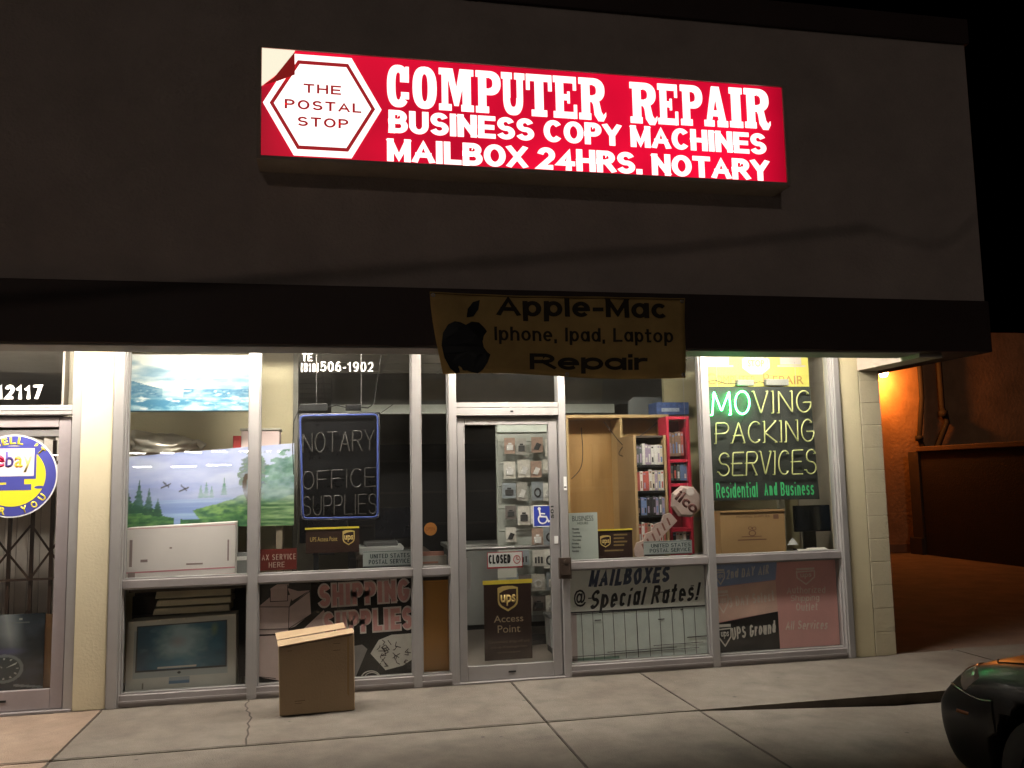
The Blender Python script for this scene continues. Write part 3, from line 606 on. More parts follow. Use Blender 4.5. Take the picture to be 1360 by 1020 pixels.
for (u, v) in ((.012, .96), (.988, .96), (.99, .04), (.5, .03)):
    ey = MB(); ey.lathe([(.006, -.002), (.013, -.004), (.015, 0), (.013, .002)], (ban_x(u, v), ban_y(u, v)-.002, ban_z(u, v)), 'y', 14); ey.build('eyelet', STEEL, ban)

# =================================================================== WINDOW LETTERING AND STICKERS
def decal(name, label, cat, box, Y=.0): return thing(name, label, cat, ((box[0]+box[1])/2, Y, box[2]))
b = r(-5, 511, 56, 530, -.01); t = decal('address_number', 'white street number lettering on the glass above the neighbouring door', 'lettering', b, -.006)
bold('12117', b, -.004, WHITE, t, 'digits', .24, .10)
bb = r(0, 453, 60, 463, FY-.03)
b = r(400, 478, 496, 494, 0); t = decal('phone_lettering', 'white phone number lettering on the glass above the dark neon sign', 'lettering', b, -.006)
bold('TE', r(401, 469.5, 415, 479.5, 0), -.004, WHITE, t, 'letters', .17, .14)
bold('(818)', r(400, 482.5, 423, 494, 0), -.004, WHITE, t, 'letters', .11, .12)
bold('506-1902', r(425.5, 480.5, 496, 493.5, 0), -.004, WHITE, t, 'letters', .17, .15)
# round sticker on neighbour's door
t = thing('round_sticker', 'big round yellow and blue sticker on the neighbouring glass door', 'sticker', (-2.31, -.01, 1.4))
SC = (-2.30, 1.685); SBLUE = mat('sticker_blue', (.055, .06, .30), .5, 0, .06); SYEL = mat('sticker_yellow', (.82, .68, .03), .5, 0, .05)
m = MB(); m.disc(*SC, .302, -.0068, -.0042, n=64); m.build('white_edge', WHITE, t)
m = MB(); m.disc(*SC, .292, -.0078, -.0069, n=64); m.build('blue_ring', SBLUE, t)
m = MB(); m.disc(*SC, .222, -.0088, -.0079, n=64); m.build('yellow_disc', SYEL, t)
def arc_text(s, R, a0, a1, size, flip, parent, m, y, bold=.03):
    n = len(s)
    for i, ch in enumerate(s):
        if ch == ' ': continue
        a = a0+(a1-a0)*(i/(n-1)); x, z_ = SC[0]+R*math.sin(rad(a)), SC[1]+R*math.cos(rad(a)); wd = size*(.32 if ch == 'I' else .78)
        text(ch, (x-wd/2, x+wd/2, z_-size/2, z_+size/2), y, m, parent, 'ring_letter', bold, rot=(-a if not flip else 180-a))
arc_text('WE SELL IT', .258, -62, 46, .052, False, t, SYEL, -.0079)
arc_text('FOR YOU', .258, 226, 128, .052, True, t, SYEL, -.0079)
m = MB(); q = r(-62, 593, 49, 637, 0); m.box(q[0], q[1], -.0098, -.0089, q[2], q[3]); m.box((q[0]+q[1])/2+.08, (q[0]+q[1])/2+.2, -.0097, -.0089, q[2]-.055, q[2]+.002); q2 = r(-70, 644, 42, 651, 0); m.box(q2[0], q2[1], -.0096, -.0089, q2[2]-.005, q2[3]); m.disc(q2[1]+.055, q2[2]+.014, .035, -.0096, -.0089, Rz=.011); q3 = r(-30, 636, 32, 641); m.box(q3[0], q3[1], -.00955, -.0089, q3[2], q3[3]); m.build('printed_computer', SBLUE, t)
m = MB(); q = r(-58, 596, 46, 633, 0); m.box(q[0], q[1], -.0108, -.0099, q[2], q[3]); m.build('printed_screen', mat('print_pink', (.75, .62, .66), .5), t)
for ch, cl, pr in (('e', '#c01848', (-13, 604, 7, 621)), ('b', '#46387c', (8, 600, 19, 621)), ('a', '#dfae38', (20, 606, 31, 621)), ('y', '#c8c070', (32, 606, 43, 627))):
    text(ch, r(*pr), -.0109, mat('print_'+ch, cl, .5), t, 'printed_letter', .02)

# wheelchair sticker
wc = thing('access_sticker', 'blue square sticker with a white wheelchair figure on the door glass', 'sticker', (1.62, -.005, 1.2))
q = r(708, 671, 735.5, 699.5, -.005); bx(q[0], q[1], -.0062, -.0035, q[2], q[3]).build('blue_square', mat('access_blue', (.03, .05, .34), .4, 0, .05), wc)
m = MB(); X, Z, s_ = (q[0]+q[1])/2, (q[2]+q[3])/2, (q[3]-q[2]); yy = -.0064
m.disc(X-.20*s_, Z+.34*s_, .075*s_, yy-.0012, yy)
def stroke(mb, pts, wd, y0, y1):
    for (a, b), (c, d) in zip(pts[:-1], pts[1:]):
        L_ = math.hypot(c-a, d-b); nx_, nz_ = -(d-b)/L_*wd/2, (c-a)/L_*wd/2; ex_, ez_ = (c-a)/L_*wd*.3, (d-b)/L_*wd*.3
        mb.prism([(a+nx_-ex_, b+nz_-ez_), (a-nx_-ex_, b-nz_-ez_), (c-nx_+ex_, d-nz_+ez_), (c+nx_+ex_, d+nz_+ez_)], y0, y1); y0 -= .00005
stroke(m, [(X-.19*s_, Z+.25*s_), (X-.15*s_, Z-.02*s_), (X+.13*s_, Z-.04*s_), (X+.24*s_, Z-.27*s_), (X+.33*s_, Z-.23*s_)], .075*s_, yy-.001, yy)
stroke(m, [(X-.17*s_, Z+.12*s_), (X+.06*s_, Z+.10*s_)], .06*s_, yy-.0013, yy)
m.band(X-.04*s_, Z-.14*s_, .24*s_, .24*s_, .175*s_, .175*s_, 130, 350, yy-.0016, yy); m.build('wheelchair_figure', WHITE, wc)
m = MB(); q4 = (q[0], q[1], q[2], q[3]); e = .006
for a in ((q[0], q[1], q[3]-e, q[3]), (q[0], q[1], q[2], q[2]+e), (q[0], q[0]+e, q[2]+e, q[3]-e), (q[1]-e, q[1], q[2]+e, q[3]-e)): m.box(a[0], a[1], yy-.0009, yy, a[2], a[3])
m.build('white_border', WHITE, wc)
t = thing('stile_number', 'small dark vertical lettering on the door stile beside the wheelchair sticker', 'lettering', (1.76, -.024, 1.2))
text('501', (1.70, 1.80, 1.30, 1.325), -.0225, BLACK, t, 'letters', .02, rot=90)
# CLOSED sign and note, poster
q = r(647, 733, 694, 754.5, .006); t = decal('closed_sign', 'small white CLOSED sign with red edge inside the door glass', 'sign', q, .006)
RED = mat('sign_red', (.42, .02, .03), .5); bx(q[0], q[1], .0045, .008, q[2], q[3]).build('red_card', RED, t)
bx(q[0]+.006, q[1]-.006, .0035, .0044, q[2]+.012, q[3]-.005).build('white_face', WHITE, t)
bold('CLOSED', r(649, 736.5, 678, 748.5, .003), .0033, BLACK, t, 'lettering', .17, .08)
m = MB(); qq = r(681, 736, 692, 750, .003); random.seed(3)
m.band((qq[0]+qq[1])/2, (qq[2]+qq[3])/2, .030, .034, .024, .028, 0, 360, .0025, .0034)
m.box((qq[0]+qq[1])/2-.003, (qq[0]+qq[1])/2+.003, .0024, .0034, (qq[2]+qq[3])/2, (qq[2]+qq[3])/2+.024); m.box((qq[0]+qq[1])/2, (qq[0]+qq[1])/2+.018, .00235, .0034, (qq[2]+qq[3])/2-.003, (qq[2]+qq[3])/2+.003); m.build('printed_clock', RED, t)
q = r(661, 755.5, 686, 767, .006); t = decal('paper_note', 'small blank white paper note below the CLOSED sign', 'note', q, .006); bx(q[0], q[1], .004, .006, q[2], q[3]).build('paper', mat('paper', (.62, .62, .55), .8), t)
UBR = mat('courier_brown', (.035, .016, .011), .45, 0, .12); UYE = mat('courier_gold', (.62, .40, .05), .5); TAN = mat('courier_tan_ink', (.40, .31, .20), .6)
def shield(box, y, parent, m1, m2, word='ups', name='shield_emblem'):
    X0, X1, Z0, Z1 = box; W, H = X1-X0, Z1-Z0
    out = [(0, .93), (.25, .99), (.5, 1), (.75, .99), (1, .93), (1, .42), (.96, .28), (.85, .17), (.5, 0), (.15, .17), (.04, .28), (0, .42)]
    inn = [(.08, .72), (.3, .82), (.55, .87), (.92, .88), (.92, .43), (.88, .32), (.79, .23), (.5, .09), (.21, .23), (.12, .32), (.08, .43)]
    a = MB(); a.prism([(X0+u*W, Z0+v*H) for u, v in out], y-.0010, y); a.build(name, m1, parent)
    a = MB(); a.prism([(X0+u*W, Z0+v*H) for u, v in inn], y-.0019, y-.0011); a.build(name+'_field', m2, parent)
    text(word, (X0+.14*W, X0+.88*W, Z0+.22*H, Z0+.66*H), y-.002, m1, parent, name+'_lettering', .03)
q = r(643, 770, 706, 876, .006); t = decal('courier_poster', 'tall dark brown courier Access Point poster inside the door glass', 'poster', q, .006)
bx(q[0], q[1], .005, .008, q[2], q[3]).build('brown_sheet', UBR, t); q2 = r(641, 770, 707, 775.5, .003); bx(q2[0], q2[1], .0035, .0049, q2[2], q2[3]).build('gold_bar', mat('bright_gold', (.75, .58, .06), .5), t)
shield(r(661, 778, 688, 812, .004), .0048, t, mat('pale_gold', (.60, .44, .15), .5), UBR)
text('Access', r(656, 817, 695, 826, .004), .0048, TAN, t, 'lettering', .0); text('Point', r(661, 830, 691, 840, .004), .0048, TAN, t, 'lettering', .0)
for k, (s_, a0, a1) in enumerate((('Convenient drop-off and', 649, 703), ('pick-up of packages here', 652, 700), ('ups.com/accesspoint', 661, 691))):
    text(s_, r(a0, 850+k*7.2, a1, 854.5+k*7.2-k*.6, .004), .0048, mat('dim_ink', (.13, .085, .06), .6), t, 'small_print')

# =================================================================== WINDOW DISPLAY: first wide bay
# cream display back, shelf and deck
m = thing('display_partition', 'cream partition wall behind the paintings in the first window', 'partition', (-.75, .8, 0))
pe = P(389, 560, .78)[0]; bx(-1.88, pe, .78, .84, 0, 2.73).build('board', CREAM, m); bx(pe+.002, pe+.045, .74, .86, 0, 2.73).build('end_post', mat('grey_post', (.20, .19, .16), .6), m)
dk = thing('display_deck', 'low dark wooden display deck under the paintings in the first window', 'deck', (-.7, .35, 0))
bx(-1.5, .62, .07, .76, .80, .84).build('deck_top', mat('deck_wood', (.09, .07, .05), .7, 0, .2, 4), dk)
for x in (-1.48, -.62, .52): bx(x, x+.05, .70, .75, 0, .80).build('leg', mat('deck_wood', (.09, .07, .05)), dk)
bx(-1.6, .6, .757, .775, .004, .80).build('back_panel', mat('dim_brown_panel', (.045, .032, .026), .8), dk)
sh = thing('wall_shelf', 'dark wooden shelf behind the top edge of the landscape painting', 'shelf', (-.8, .6, 1.80))
bx(-1.85, pe-.02, .42, .779, 1.80, 1.825).build('board', mat('shelf_wood', (.12, .07, .04), .6, 0, .2, 5), sh)
for x in (-1.7, -.9, -.4): MB().prism([(x, 1.799), (x+.02, 1.799), (x+.02, 1.66), (x, 1.66)], .60, .779).build('bracket', STEEL, sh)
# seascape
def seascape(u, v):
    n = fbm(u*4, v*7); n2 = fbm(u*14+3, v*22)
    c = mixc(L3('#e3e8e2'), L3('#7fa2b6'), (n-.42)*3.0+(.7-v)*.5)
    hor = .42+.10*(fbm(u*3+9, v*0+2)-.5)
    bank = np.clip((fbm(u*4+1, v*6+8)-.46)*6, 0, 1)*np.clip((.75-v)*5, 0, 1)
    c = mixc(c, L3('#6f9cb8'), bank*.9)
    dark = ((v < hor+.16*np.clip(1-u*3.5, 0, 1)) & (v > .24)).astype(float)
    c = mixc(c, L3('#3c7394'), dark*(.45+.55*np.clip((n2-.35)*3, 0, 1))*np.where((u > .3) & (u < .46), .35, 1))
    low = np.clip((.30-v)*9, 0, 1); c = mixc(c, mixc(L3('#4a86a6'), L3('#b8d2da'), (fbm(u*9, v*14+4)-.4)*3), low)
    c = mixc(c, L3('#e8eeea'), np.clip((n2-.62)*6, 0, 1)*(v < .5))
    c = mixc(c, L3('#1f3a46'), ((v < .025)).astype(float))
    return c
X0, X1, Z0, Z1 = r(164, 470, 336, 546.5, .2)[0], r(164, 470, 336, 546.5, .2)[1], P(250, 546.5, .2)[1], 2.62
t = thing('seascape_painting', 'pale blue cloudy seascape canvas hanging high in the first window', 'painting', ((X0+X1)/2, .2, Z0))
bx(X0, X1, .202, .235, Z0, Z1).build('canvas_frame', mat('canvas_edge', (.03, .05, .06), .7), t)
picture('painted_canvas', [(X0, .2, Z0), (X1, .2, Z0), (X1, .2, Z1), (X0, .2, Z1)], seascape, 150, 80, t, .35)
m = MB()
for x in (X0+.15, X1-.15): m.tube([(x, .22, Z1-.01), (x, .22, 2.74)], .002, 5)
m.build('hanging_wire', STEEL, t)
# landscape
def landscape(u, v):
    n = fbm(u*5, v*6); n2 = fbm(u*26, v*26); n3 = fbm(u*60, v*50)
    c = mixc(L3('#8a98d6'), L3('#c4cdea'), np.clip(v*1.0-.1+(n-.5)*1.4, 0, 1))
    c = mixc(c, L3('#dfe4ee'), np.clip((fbm(u*3+2, v*5+5)-.52)*3, 0, 1)*.8)
    hill = ((v < .50+.05*np.sin(u*9)+.06*(n-.5)) & (v > .36)).astype(float)
    c = mixc(c, L3('#8f9cc8'), hill*.55)
    lake = (v < .37).astype(float); c = mixc(c, mixc(L3('#7f96cc'), L3('#a6c2e0'), (fbm(u*2, v*30)-.3)*2), lake*.95)
    # banks
    bank = (v < .30+.08*np.sin(u*7+2.2)+.5*np.clip(.16-u, 0, 1)+.30*np.clip(u-.58, 0, 1)+.05*(n2-.5)) & ((u < .26) | (u > .42+.35*np.clip(.24-v, 0, 1)))
    c = mixc(c, mixc(L3('#2f5a3c'), L3('#7fa65a'), (n2-.3)*2.4), bank.astype(float)*.92)
    bank2 = (v < .15+.05*np.sin(u*11)) & ((u < .33) | (u > .36)); c = mixc(c, mixc(L3('#2c5a3c'), L3('#6f9a58'), (n2-.3)*2), bank2.astype(float))
    def fir(x, base, h, wd, col, c):
        k = np.clip((v-base)/h, 0, 1); half = wd*(1-k)*(.6+.4*np.abs(np.sin(k*22)))+.006*(n3-.5)
        return mixc(c, col, ((np.abs(u-x) < half) & (v > base) & (v < base+h)).astype(float)*np.clip(.6+n3*.6, 0, 1))
    for x, b_, h, w_ in ((.07, .2, .34, .045), (.13, .2, .46, .042), (.185, .18, .36, .038), (.235, .16, .24, .034), (.03, .2, .28, .04), (.47, .38, .16, .02), (.50, .38, .2, .02), (.53, .38, .14, .018), (.6, .40, .22, .02)):
        c = fir(x, b_, h, w_, L3('#2a5242') if x < .3 else L3('#5d8c78'), c)
    # big trees at the far end
    crown = ((u-.77)/.085)**2+((v-.60)/.36)**2 < .15+1.5*fbm(u*11, v*8)*fbm(u*30+5, v*26)*2; crown2 = ((u-.95)/.13)**2+((v-.5)/.4)**2 < .2+1.5*n2
    c = mixc(c, mixc(L3('#33402f'), L3('#7d9a78'), (n3-.3)*2.2), (crown & (v > .25)).astype(float)*np.clip(n3*1.3, 0, .85))
    c = mixc(c, mixc(L3('#3f6e58'), L3('#8fb4a4'), (fbm(u*16, v*13)-.3)*2.2), crown2.astype(float)*np.clip(.35+n2*.8, 0, .9))
    c = mixc(c, mixc(L3('#2f5a34'), L3('#9cb884'), (fbm(u*9, v*40)-.3)*2.4), ((v < .34+.05*np.sin(u*20)) & (u > .74)).astype(float)*.85)
    c = mixc(c, L3('#4e3a2c'), ((np.abs(u-.735-.02*np.sin(v*9)) < .012) & (v > .2) & (v < .66)).astype(float)*.85)
    c = mixc(c, L3('#c6cee8'), np.clip(1-np.abs(v-.42)*6, 0, 1)*np.clip(fbm(u*4+7, v*3)*1.5-.35, 0, .75))
    for bxx, bzz in ((.275, .56), (.375, .50)):
        d = (np.abs((v-bzz)-1.6*np.abs(u-bxx)*np.sign(u-bxx+.004)*.6) < .011) & (np.abs(u-bxx) < .026)
        c = mixc(c, L3('#4a4a52'), d.astype(float)*.8)
        d = (np.abs((v-bzz-.02)+2.2*(u-bxx)) < .012) & (np.abs(u-bxx) < .016); c = mixc(c, L3('#38383e'), d.astype(float)*.8)
    return c
Yp = .34
A = P(164, 700, Yp); B_ = P(391, 697, Yp); Cc = P(390, 588.5, Yp); Dd = P(166, 606, Yp)
t = thing('landscape_painting', 'wide landscape canvas of lake and fir trees leaning behind the white carton', 'painting', ((A[0]+B_[0])/2, Yp, .842))
LX0, LX1 = A[0]-.06, B_[0]; LB0, LB1 = A[1]-.01, B_[1]
lq = [(LX0, Yp-.08, LB0), (LX1, Yp-.08, LB1), (LX1-.005, Yp, Cc[1]), (LX0, Yp, Dd[1]-.01)]
picture('painted_canvas', lq, landscape, 200, 110, t, .4)
bk = MB(); f0 = [(x, y+.002, z_) for x, y, z_ in lq]
bk.add(f0+[(x, y+.03, z_) for x, y, z_ in f0], [(4, 7, 6, 5), (0, 4, 5, 1), (1, 5, 6, 2), (2, 6, 7, 3), (3, 7, 4, 0)]); bk.build('stretcher', mat('canvas_side', (.42, .40, .36), .8), t)
for x in (LX0+.1, LX1-.14): bx(x, x+.05, Yp-.06, Yp+.2, .842, min(LB0, LB1)+.004).build('foot_block', mat('stand_wood', (.30, .25, .18), .7), t)
# white carton
Yc = .09; q = r(168, 697, 313, 759, Yc); zc0 = .842
t = thing('white_carton', 'long white carton with thin pink stripes standing before the landscape painting', 'carton', ((q[0]+q[1])/2, .14, zc0))
tilt = .012
def tilted(mb, x0, x1, y0, y1, z0, z1):
    mb.add([(x0, y0, z0), (x1, y0, z0), (x1, y1, z0), (x0, y1, z0), (x0, y0, z1-tilt), (x1, y0, z1+tilt), (x1, y1, z1+tilt), (x0, y1, z1-tilt)], [(0, 1, 5, 4), (1, 2, 6, 5), (2, 3, 7, 6), (3, 0, 4, 7), (4, 5, 6, 7), (3, 2, 1, 0)])
m = MB(); tilted(m, q[0], q[1], Yc, Yc+.14, zc0, q[3]); m.build('box', mat('white_card', (.86, .80, .77), .7, 0, .05, 5, .05), t, bevel=.003)
m = MB(); H = q[3]-zc0
for fz, th_ in ((.22, .010), (.12, .006), (.95, .004)):
    m.add([(q[0]+.004, Yc-.001, zc0+H*fz), (q[1]-.004, Yc-.001, zc0+H*fz+tilt), (q[1]-.004, Yc-.001, zc0+H*fz+th_+tilt), (q[0]+.004, Yc-.001, zc0+H*fz+th_)], [(0, 1, 2, 3)])
m.build('pink_stripe', mat('pink_print', (.70, .30, .34), .6), t)
m = MB()
for fx, fz, wd, hh in ((.40, .62, .018, .012), (.16, .42, .05, .02), (.62, .34, .12, .012), (.93, .55, .012, .16), (.04, .55, .02, .2), (.80, .06, .10, .012), (.12, .06, .08, .01), (.05, .18, .05, .05)):
    x = q[0]+fx*(q[1]-q[0]); m.box(x-wd/2, x+wd/2, Yc-.0012, Yc-.0004, zc0+H*fz-hh/2, zc0+H*fz+hh/2)
m.build('printed_marks', mat('grey_print', (.34, .26, .25), .7), t)
# paper roll and folder next to the carton
t = thing('paper_roll', 'pale rolled paper lying beside the white carton', 'roll', (-.72, .12, .842)); m = MB(); m.tube([(-.86, .13, .875), (-.64, .13, .875)], .03, 14); m.build('roll', mat('pale_paper', (.5, .5, .36), .8), t)
t = thing('grey_folder', 'grey folder standing behind the rolled paper', 'folder', (-.72, .2, .842)); m = MB(); m.box(-.84, -.63, .19, .22, .842, 1.06); m.box(-.83, -.64, .186, .19, 1.0, 1.03, 1); m.build('folder', [mat('folder_grey', (.28, .29, .29), .6), WHITE], t, bevel=.002)
# crumpled silver bag
t = thing('silver_bag', 'crumpled silver foil bag lying on the shelf above the landscape painting', 'bag', (-1.4, .55, 1.825))
bm = bmesh.new(); bmesh.ops.create_icosphere(bm, subdivisions=4, radius=1)
for v in bm.verts:
    p = v.co.copy(); n = sum(math.sin(p.dot(Vector(k))*f_+k[0]*3)*a_ for k, f_, a_ in (((1, .3, .5), 4, .13), ((-.4, 1, .2), 7, .09), ((.2, -.6, 1), 11, .07), ((.9, .8, -.3), 17, .05)))
    p *= 1+n; v.co = Vector((p.x*.24*(1 if p.x < 0 else 1.1), p.y*.12, max(-.085, p.z*.115*(1-.25*p.x))+.085))
me = bpy.data.meshes.new('foil'); bm.to_mesh(me); bm.free(); me.materials.append(mat('silver_foil', (.66, .62, .54), .32, .55, .08, 7, .15, 20))
for p_ in me.polygons: p_.use_smooth = True
o = link('foil', me, t); 
m = MB(); m.tube([(-1.16, .53, 1.92), (-1.10, .52, 1.95), (-1.05, .52, 1.90)], [.03, .018, .035], 8); m.build('tied_neck', mat('silver_foil', (.6, .6, .6)), t)
# pink box on shelf
t = thing('pink_lid_box', 'white and pink carton with a red end lying on the shelf', 'carton', (-.55, .55, 1.825))
q = r(317, 572, 371, 592, .45); m = MB(); m.box(q[0]+.02, q[1], .45, .7, 1.825, q[3]); m.build('box', mat('pink_white_card', (.66, .52, .50), .7, 0, .05), t, bevel=.004)
bx(q[0]-.045, q[0]+.018, .45, .7, 1.825, q[3]-.04).build('red_end', mat('red_card', (.42, .04, .04), .6), t, bevel=.004); bx(q[0]+.01, q[1]+.01, .44, .71, q[3]+.001, q[3]+.02).build('lid', mat('grey_lid', (.40, .38, .32), .7), t, bevel=.003)

# lower: monitor box, flattened cartons
Ym = .10; A, B_, Cc, Dd = P(166, 931, Ym), P(312, 922, Ym), P(311, 819, Ym), P(168, 823, Ym)
t = thing('monitor_box', 'pale monitor carton printed with a blue screen in the lower window', 'carton', ((A[0]+B_[0])/2, Ym, .004))
mx0, mx1, mz0, mz1 = A[0]-.005, B_[0]+.005, .06, (Cc[1]+Dd[1])/2
def monitor(u, v):
    n = fbm(u*7, v*7); c = mixc(L3('#b0b0a2'), L3('#c2c1b4'), n)
    def inside(a0, a1, b0, b1): return ((u > a0) & (u < a1) & (v > b0) & (v < b1)).astype(float)
    c = mixc(c, L3('#8d9a9a'), inside(.065, .925, .20, .86)); c = mixc(c, L3('#10181c'), inside(.085, .915, .29, .93))
    d = np.hypot((u-.52)*1.6, v-.62); neb = fbm(u*4+3, v*5+1); s_ = mixc(L3('#2f6f94'), L3('#0c3048'), d*1.6+(neb-.5)); s_ = mixc(s_, L3('#8fc0d0'), np.clip(.75-d*1.8+(neb-.5)*2.2, 0, 1))
    s_ = mixc(s_, L3('#8fa24a'), np.clip(.25-np.hypot((u-.80)*3, v-.82)*2+(neb-.5)*.4, 0, 1)*2); s_ = mixc(s_, L3('#9a6a7c'), np.clip(.10-np.hypot(u-.46, v-.68), 0, 1)*4)
    s_ = mixc(s_, L3('#c8ccc4'), ((np.abs(v-.335) < .014) & (np.abs(u-.46) < .18)).astype(float))
    w_ = inside(.095, .905, .315, .915)[:, None]; c = c*(1-w_)+s_*w_
    c = mixc(c, L3('#141414'), (np.hypot(u-.48, (v-.255)*.85) < .016).astype(float))
    c = mixc(c, L3('#7b8b96'), inside(.39, .58, .10, .20)); c = mixc(c, L3('#3d5a78'), inside(.39, .58, .10, .145)); c = mixc(c, L3('#5d5a4c'), inside(.15, .165, .05, .14))
    c = mixc(c, L3('#d6d2b8'), np.clip((v-.965)*40, 0, 1)*(fbm(u*14, v*3) > .45))
    return np.clip(c, 0, 1)**.62
picture('printed_face', [(mx0, Ym, mz0), (mx1, Ym, mz0), (mx1-.005, Ym, mz1+.012), (mx0+.012, Ym, mz1-.01)], monitor, 150, 120, t, .45)
m = MB(); f0 = [(mx0, Ym+.001, mz0), (mx1, Ym+.001, mz0), (mx1-.005, Ym+.001, mz1+.012), (mx0+.012, Ym+.001, mz1-.01)]
m.add(f0+[(x, y+.2, z_) for x, y, z_ in f0], [(4, 7, 6, 5), (0, 4, 5, 1), (1, 5, 6, 2), (2, 6, 7, 3), (3, 7, 4, 0), (0, 1, 2, 3)]); m.build('box', mat('pale_carton', (.70, .68, .58), .8, 0, .1), t)
pl = MB(); pl.box(mx0-.02, mx1+.02, .07, .5, .004, .057); t2 = thing('low_plinth', 'low grey plinth under the monitor carton', 'plinth', (-1.1, .3, 0)); pl.build('plinth', mat('plinth_grey', (.16, .15, .13), .8), t2)
zt = mz1+.022
for k, (dx, h, cc, lab) in enumerate(((0, .055, (.62, .57, .42), 'folded tan carton lying on top of the monitor carton, lowest of three'), (.02, .05, (.58, .53, .38), 'folded tan carton in the middle of the pile of three'), (.015, .075, (.42, .38, .27), 'folded olive carton, topmost of the pile over the monitor carton'))):
    t = thing('flat_carton', lab, 'carton', (-.95, .28, zt), 'flattened cartons piled on the monitor carton')
    x0 = P(206, 800, .2)[0]+dx-.01; x1 = P(306, 800, .2)[0]+dx*.6; m = MB()
    m.add([(x0, .16, zt), (x1, .155, zt+.006), (x1, .42, zt), (x0, .42, zt), (x0+.012, .165, zt+h*.9), (x1-.006, .16, zt+h), (x1, .42, zt+h), (x0+.02, .42, zt+h)], [(0, 1, 5, 4), (1, 2, 6, 5), (2, 3, 7, 6), (3, 0, 4, 7), (4, 5, 6, 7), (3, 2, 1, 0)])
    m.build('card', mat('fold_card_%d' % k, cc, .85, 0, .12, 6), t, bevel=.006); zt += h+.008
t = thing('dark_crate', 'dark brown crate in the shaded corner beside the folded cartons', 'crate', (-1.4, .5, .0)); m = MB(); m.box(-1.53, -1.26, .34, .7, .50, .74); m.box(-1.53, -1.26, .335, .34, .60, .61, 1); m.box(-1.51, -1.28, .36, .68, .004, .50); m.build('crate', [mat('crate_brown', (.045, .034, .03), .8), DARK], t, bevel=.004)

# =================================================================== NEON SIGNS
NEON = {
 'N': [[(.02, 0), (.02, 1), (.98, 0), (.98, 1)]], 'O': [arc(.5, .5, .5, .5, 90, 450, 30)], 'T': [[(0, 1), (1, 1)], [(.5, .99), (.5, 0)]],
 'A': [[(0, 0), (.5, 1), (1, 0)], [(.2, .36), (.8, .36)]], 'R': [[(0, 0), (0, 1), (.6, 1)]+arc(.6, .76, .4, .24, 90, -90)+[(.02, .52)], [(.5, .5), (1, 0)]],
 'Y': [[(0, 1), (.5, .48), (1, 1)], [(.5, .47), (.5, 0)]], 'F': [[(0, 0), (0, 1), (1, 1)], [(.02, .52), (.8, .52)]], 'I': [[(.5, 0), (.5, 1)]],
 'C': [arc(.55, .5, .55, .5, 48, 312, 26)], 'E': [[(1, 1), (0, 1), (0, 0), (1, 0)], [(.02, .52), (.85, .52)]],
 'S': [arc(.5, .75, .45, .25, 20, 270, 18)+arc(.5, .25, .48, .25, 90, -160, 18)[1:]], 'U': [[(0, 1), (0, .35)]+arc(.5, .35, .5, .35, 180, 360, 16)+[(1, 1)]],
 'P': [[(0, 0), (0, 1), (.6, 1)]+arc(.6, .74, .4, .26, 90, -90)+[(.02, .48)]], 'L': [[(0, 1), (0, 0), (1, 0)]], 'M': [[(0, 0), (.08, 1), (.5, .15), (.92, 1), (1, 0)]],
 'V': [[(0, 1), (.5, 0), (1, 1)]], 'G': [arc(.52, .5, .52, .5, 48, 350, 28)+[(1.02, .46), (.6, .46)]], 'K': [[(0, 0), (0, 1)], [(.95, 1), (.03, .45), (1, 0)]]}
def soften(pl_, k=.12):
    out = [pl_[0]]
    for a, b, c in zip(pl_[:-2], pl_[1:-1], pl_[2:]):
        d1 = math.hypot(b[0]-a[0], b[1]-a[1]); d2 = math.hypot(c[0]-b[0], c[1]-b[1])
        if d1 < .25 or d2 < .25: out.append(b); continue
        f1, f2 = k*.6/d1, k*.6/d2
        p1 = (b[0]+(a[0]-b[0])*f1, b[1]+(a[1]-b[1])*f1); p2 = (b[0]+(c[0]-b[0])*f2, b[1]+(c[1]-b[1])*f2)
        out += [p1, ((p1[0]+p2[0]+2*b[0])/4, (p1[1]+p2[1]+2*b[1])/4), p2]
    return out+[pl_[-1]]
def neon_word(word, corners, Y, R, mats, parent, name='neon_letter', gap=.28, standoff=.03):
    """corners: px of top-left, top-right, bottom-left, bottom-right of the word"""
    tl, tr, bl_, br = [P(*c, Y) for c in corners]
    wd = [.12 if ch == 'I' else (1.15 if ch == 'M' else .9) for ch in word]; tot = sum(wd)+gap*(len(word)-1); x = 0
    for i, ch in enumerate(word):
        mb = MB()
        for pl_ in NEON[ch]:
            pts = []
            for a, b in soften(pl_):
                s_ = (x+(a if ch != 'I' else .5)*wd[i])/tot
                top = (tl[0]+(tr[0]-tl[0])*s_, tl[1]+(tr[1]-tl[1])*s_); bot = (bl_[0]+(br[0]-bl_[0])*s_, bl_[1]+(br[1]-bl_[1])*s_)
                pts.append((bot[0]+(top[0]-bot[0])*b, Y, bot[1]+(top[1]-bot[1])*b))
            mb.tube(pts, R, 8)
            for e in (pts[0], pts[-1]): mb.tube([e, (e[0], Y+standoff, e[2])], R*.9, 6)
        mb.build(name, mats[i] if isinstance(mats, list) else mats, parent); x += wd[i]+gap
DIMN = mat('unlit_neon_grey', (.06, .057, .053), .25, 0, .05); 
Yn = .10
q = r(394, 547, 505, 691, Yn)
t = thing('notary_neon_sign', 'unlit neon NOTARY OFFICE SUPPLIES sign with blue border tube on dark board', 'neon sign', ((q[0]+q[1])/2, Yn, q[2]))
A, B_, Cc, Dd = P(399, 692, Yn), P(505, 690, Yn), P(505, 547, Yn), P(395, 549, Yn)
m = MB(); m.prism([A, B_, Cc, Dd], Yn+.03, Yn+.042); m.build('back_board', mat('black_acrylic', (.008, .008, .009), .3, 0, .3, 5, 0, spec=.15), t)
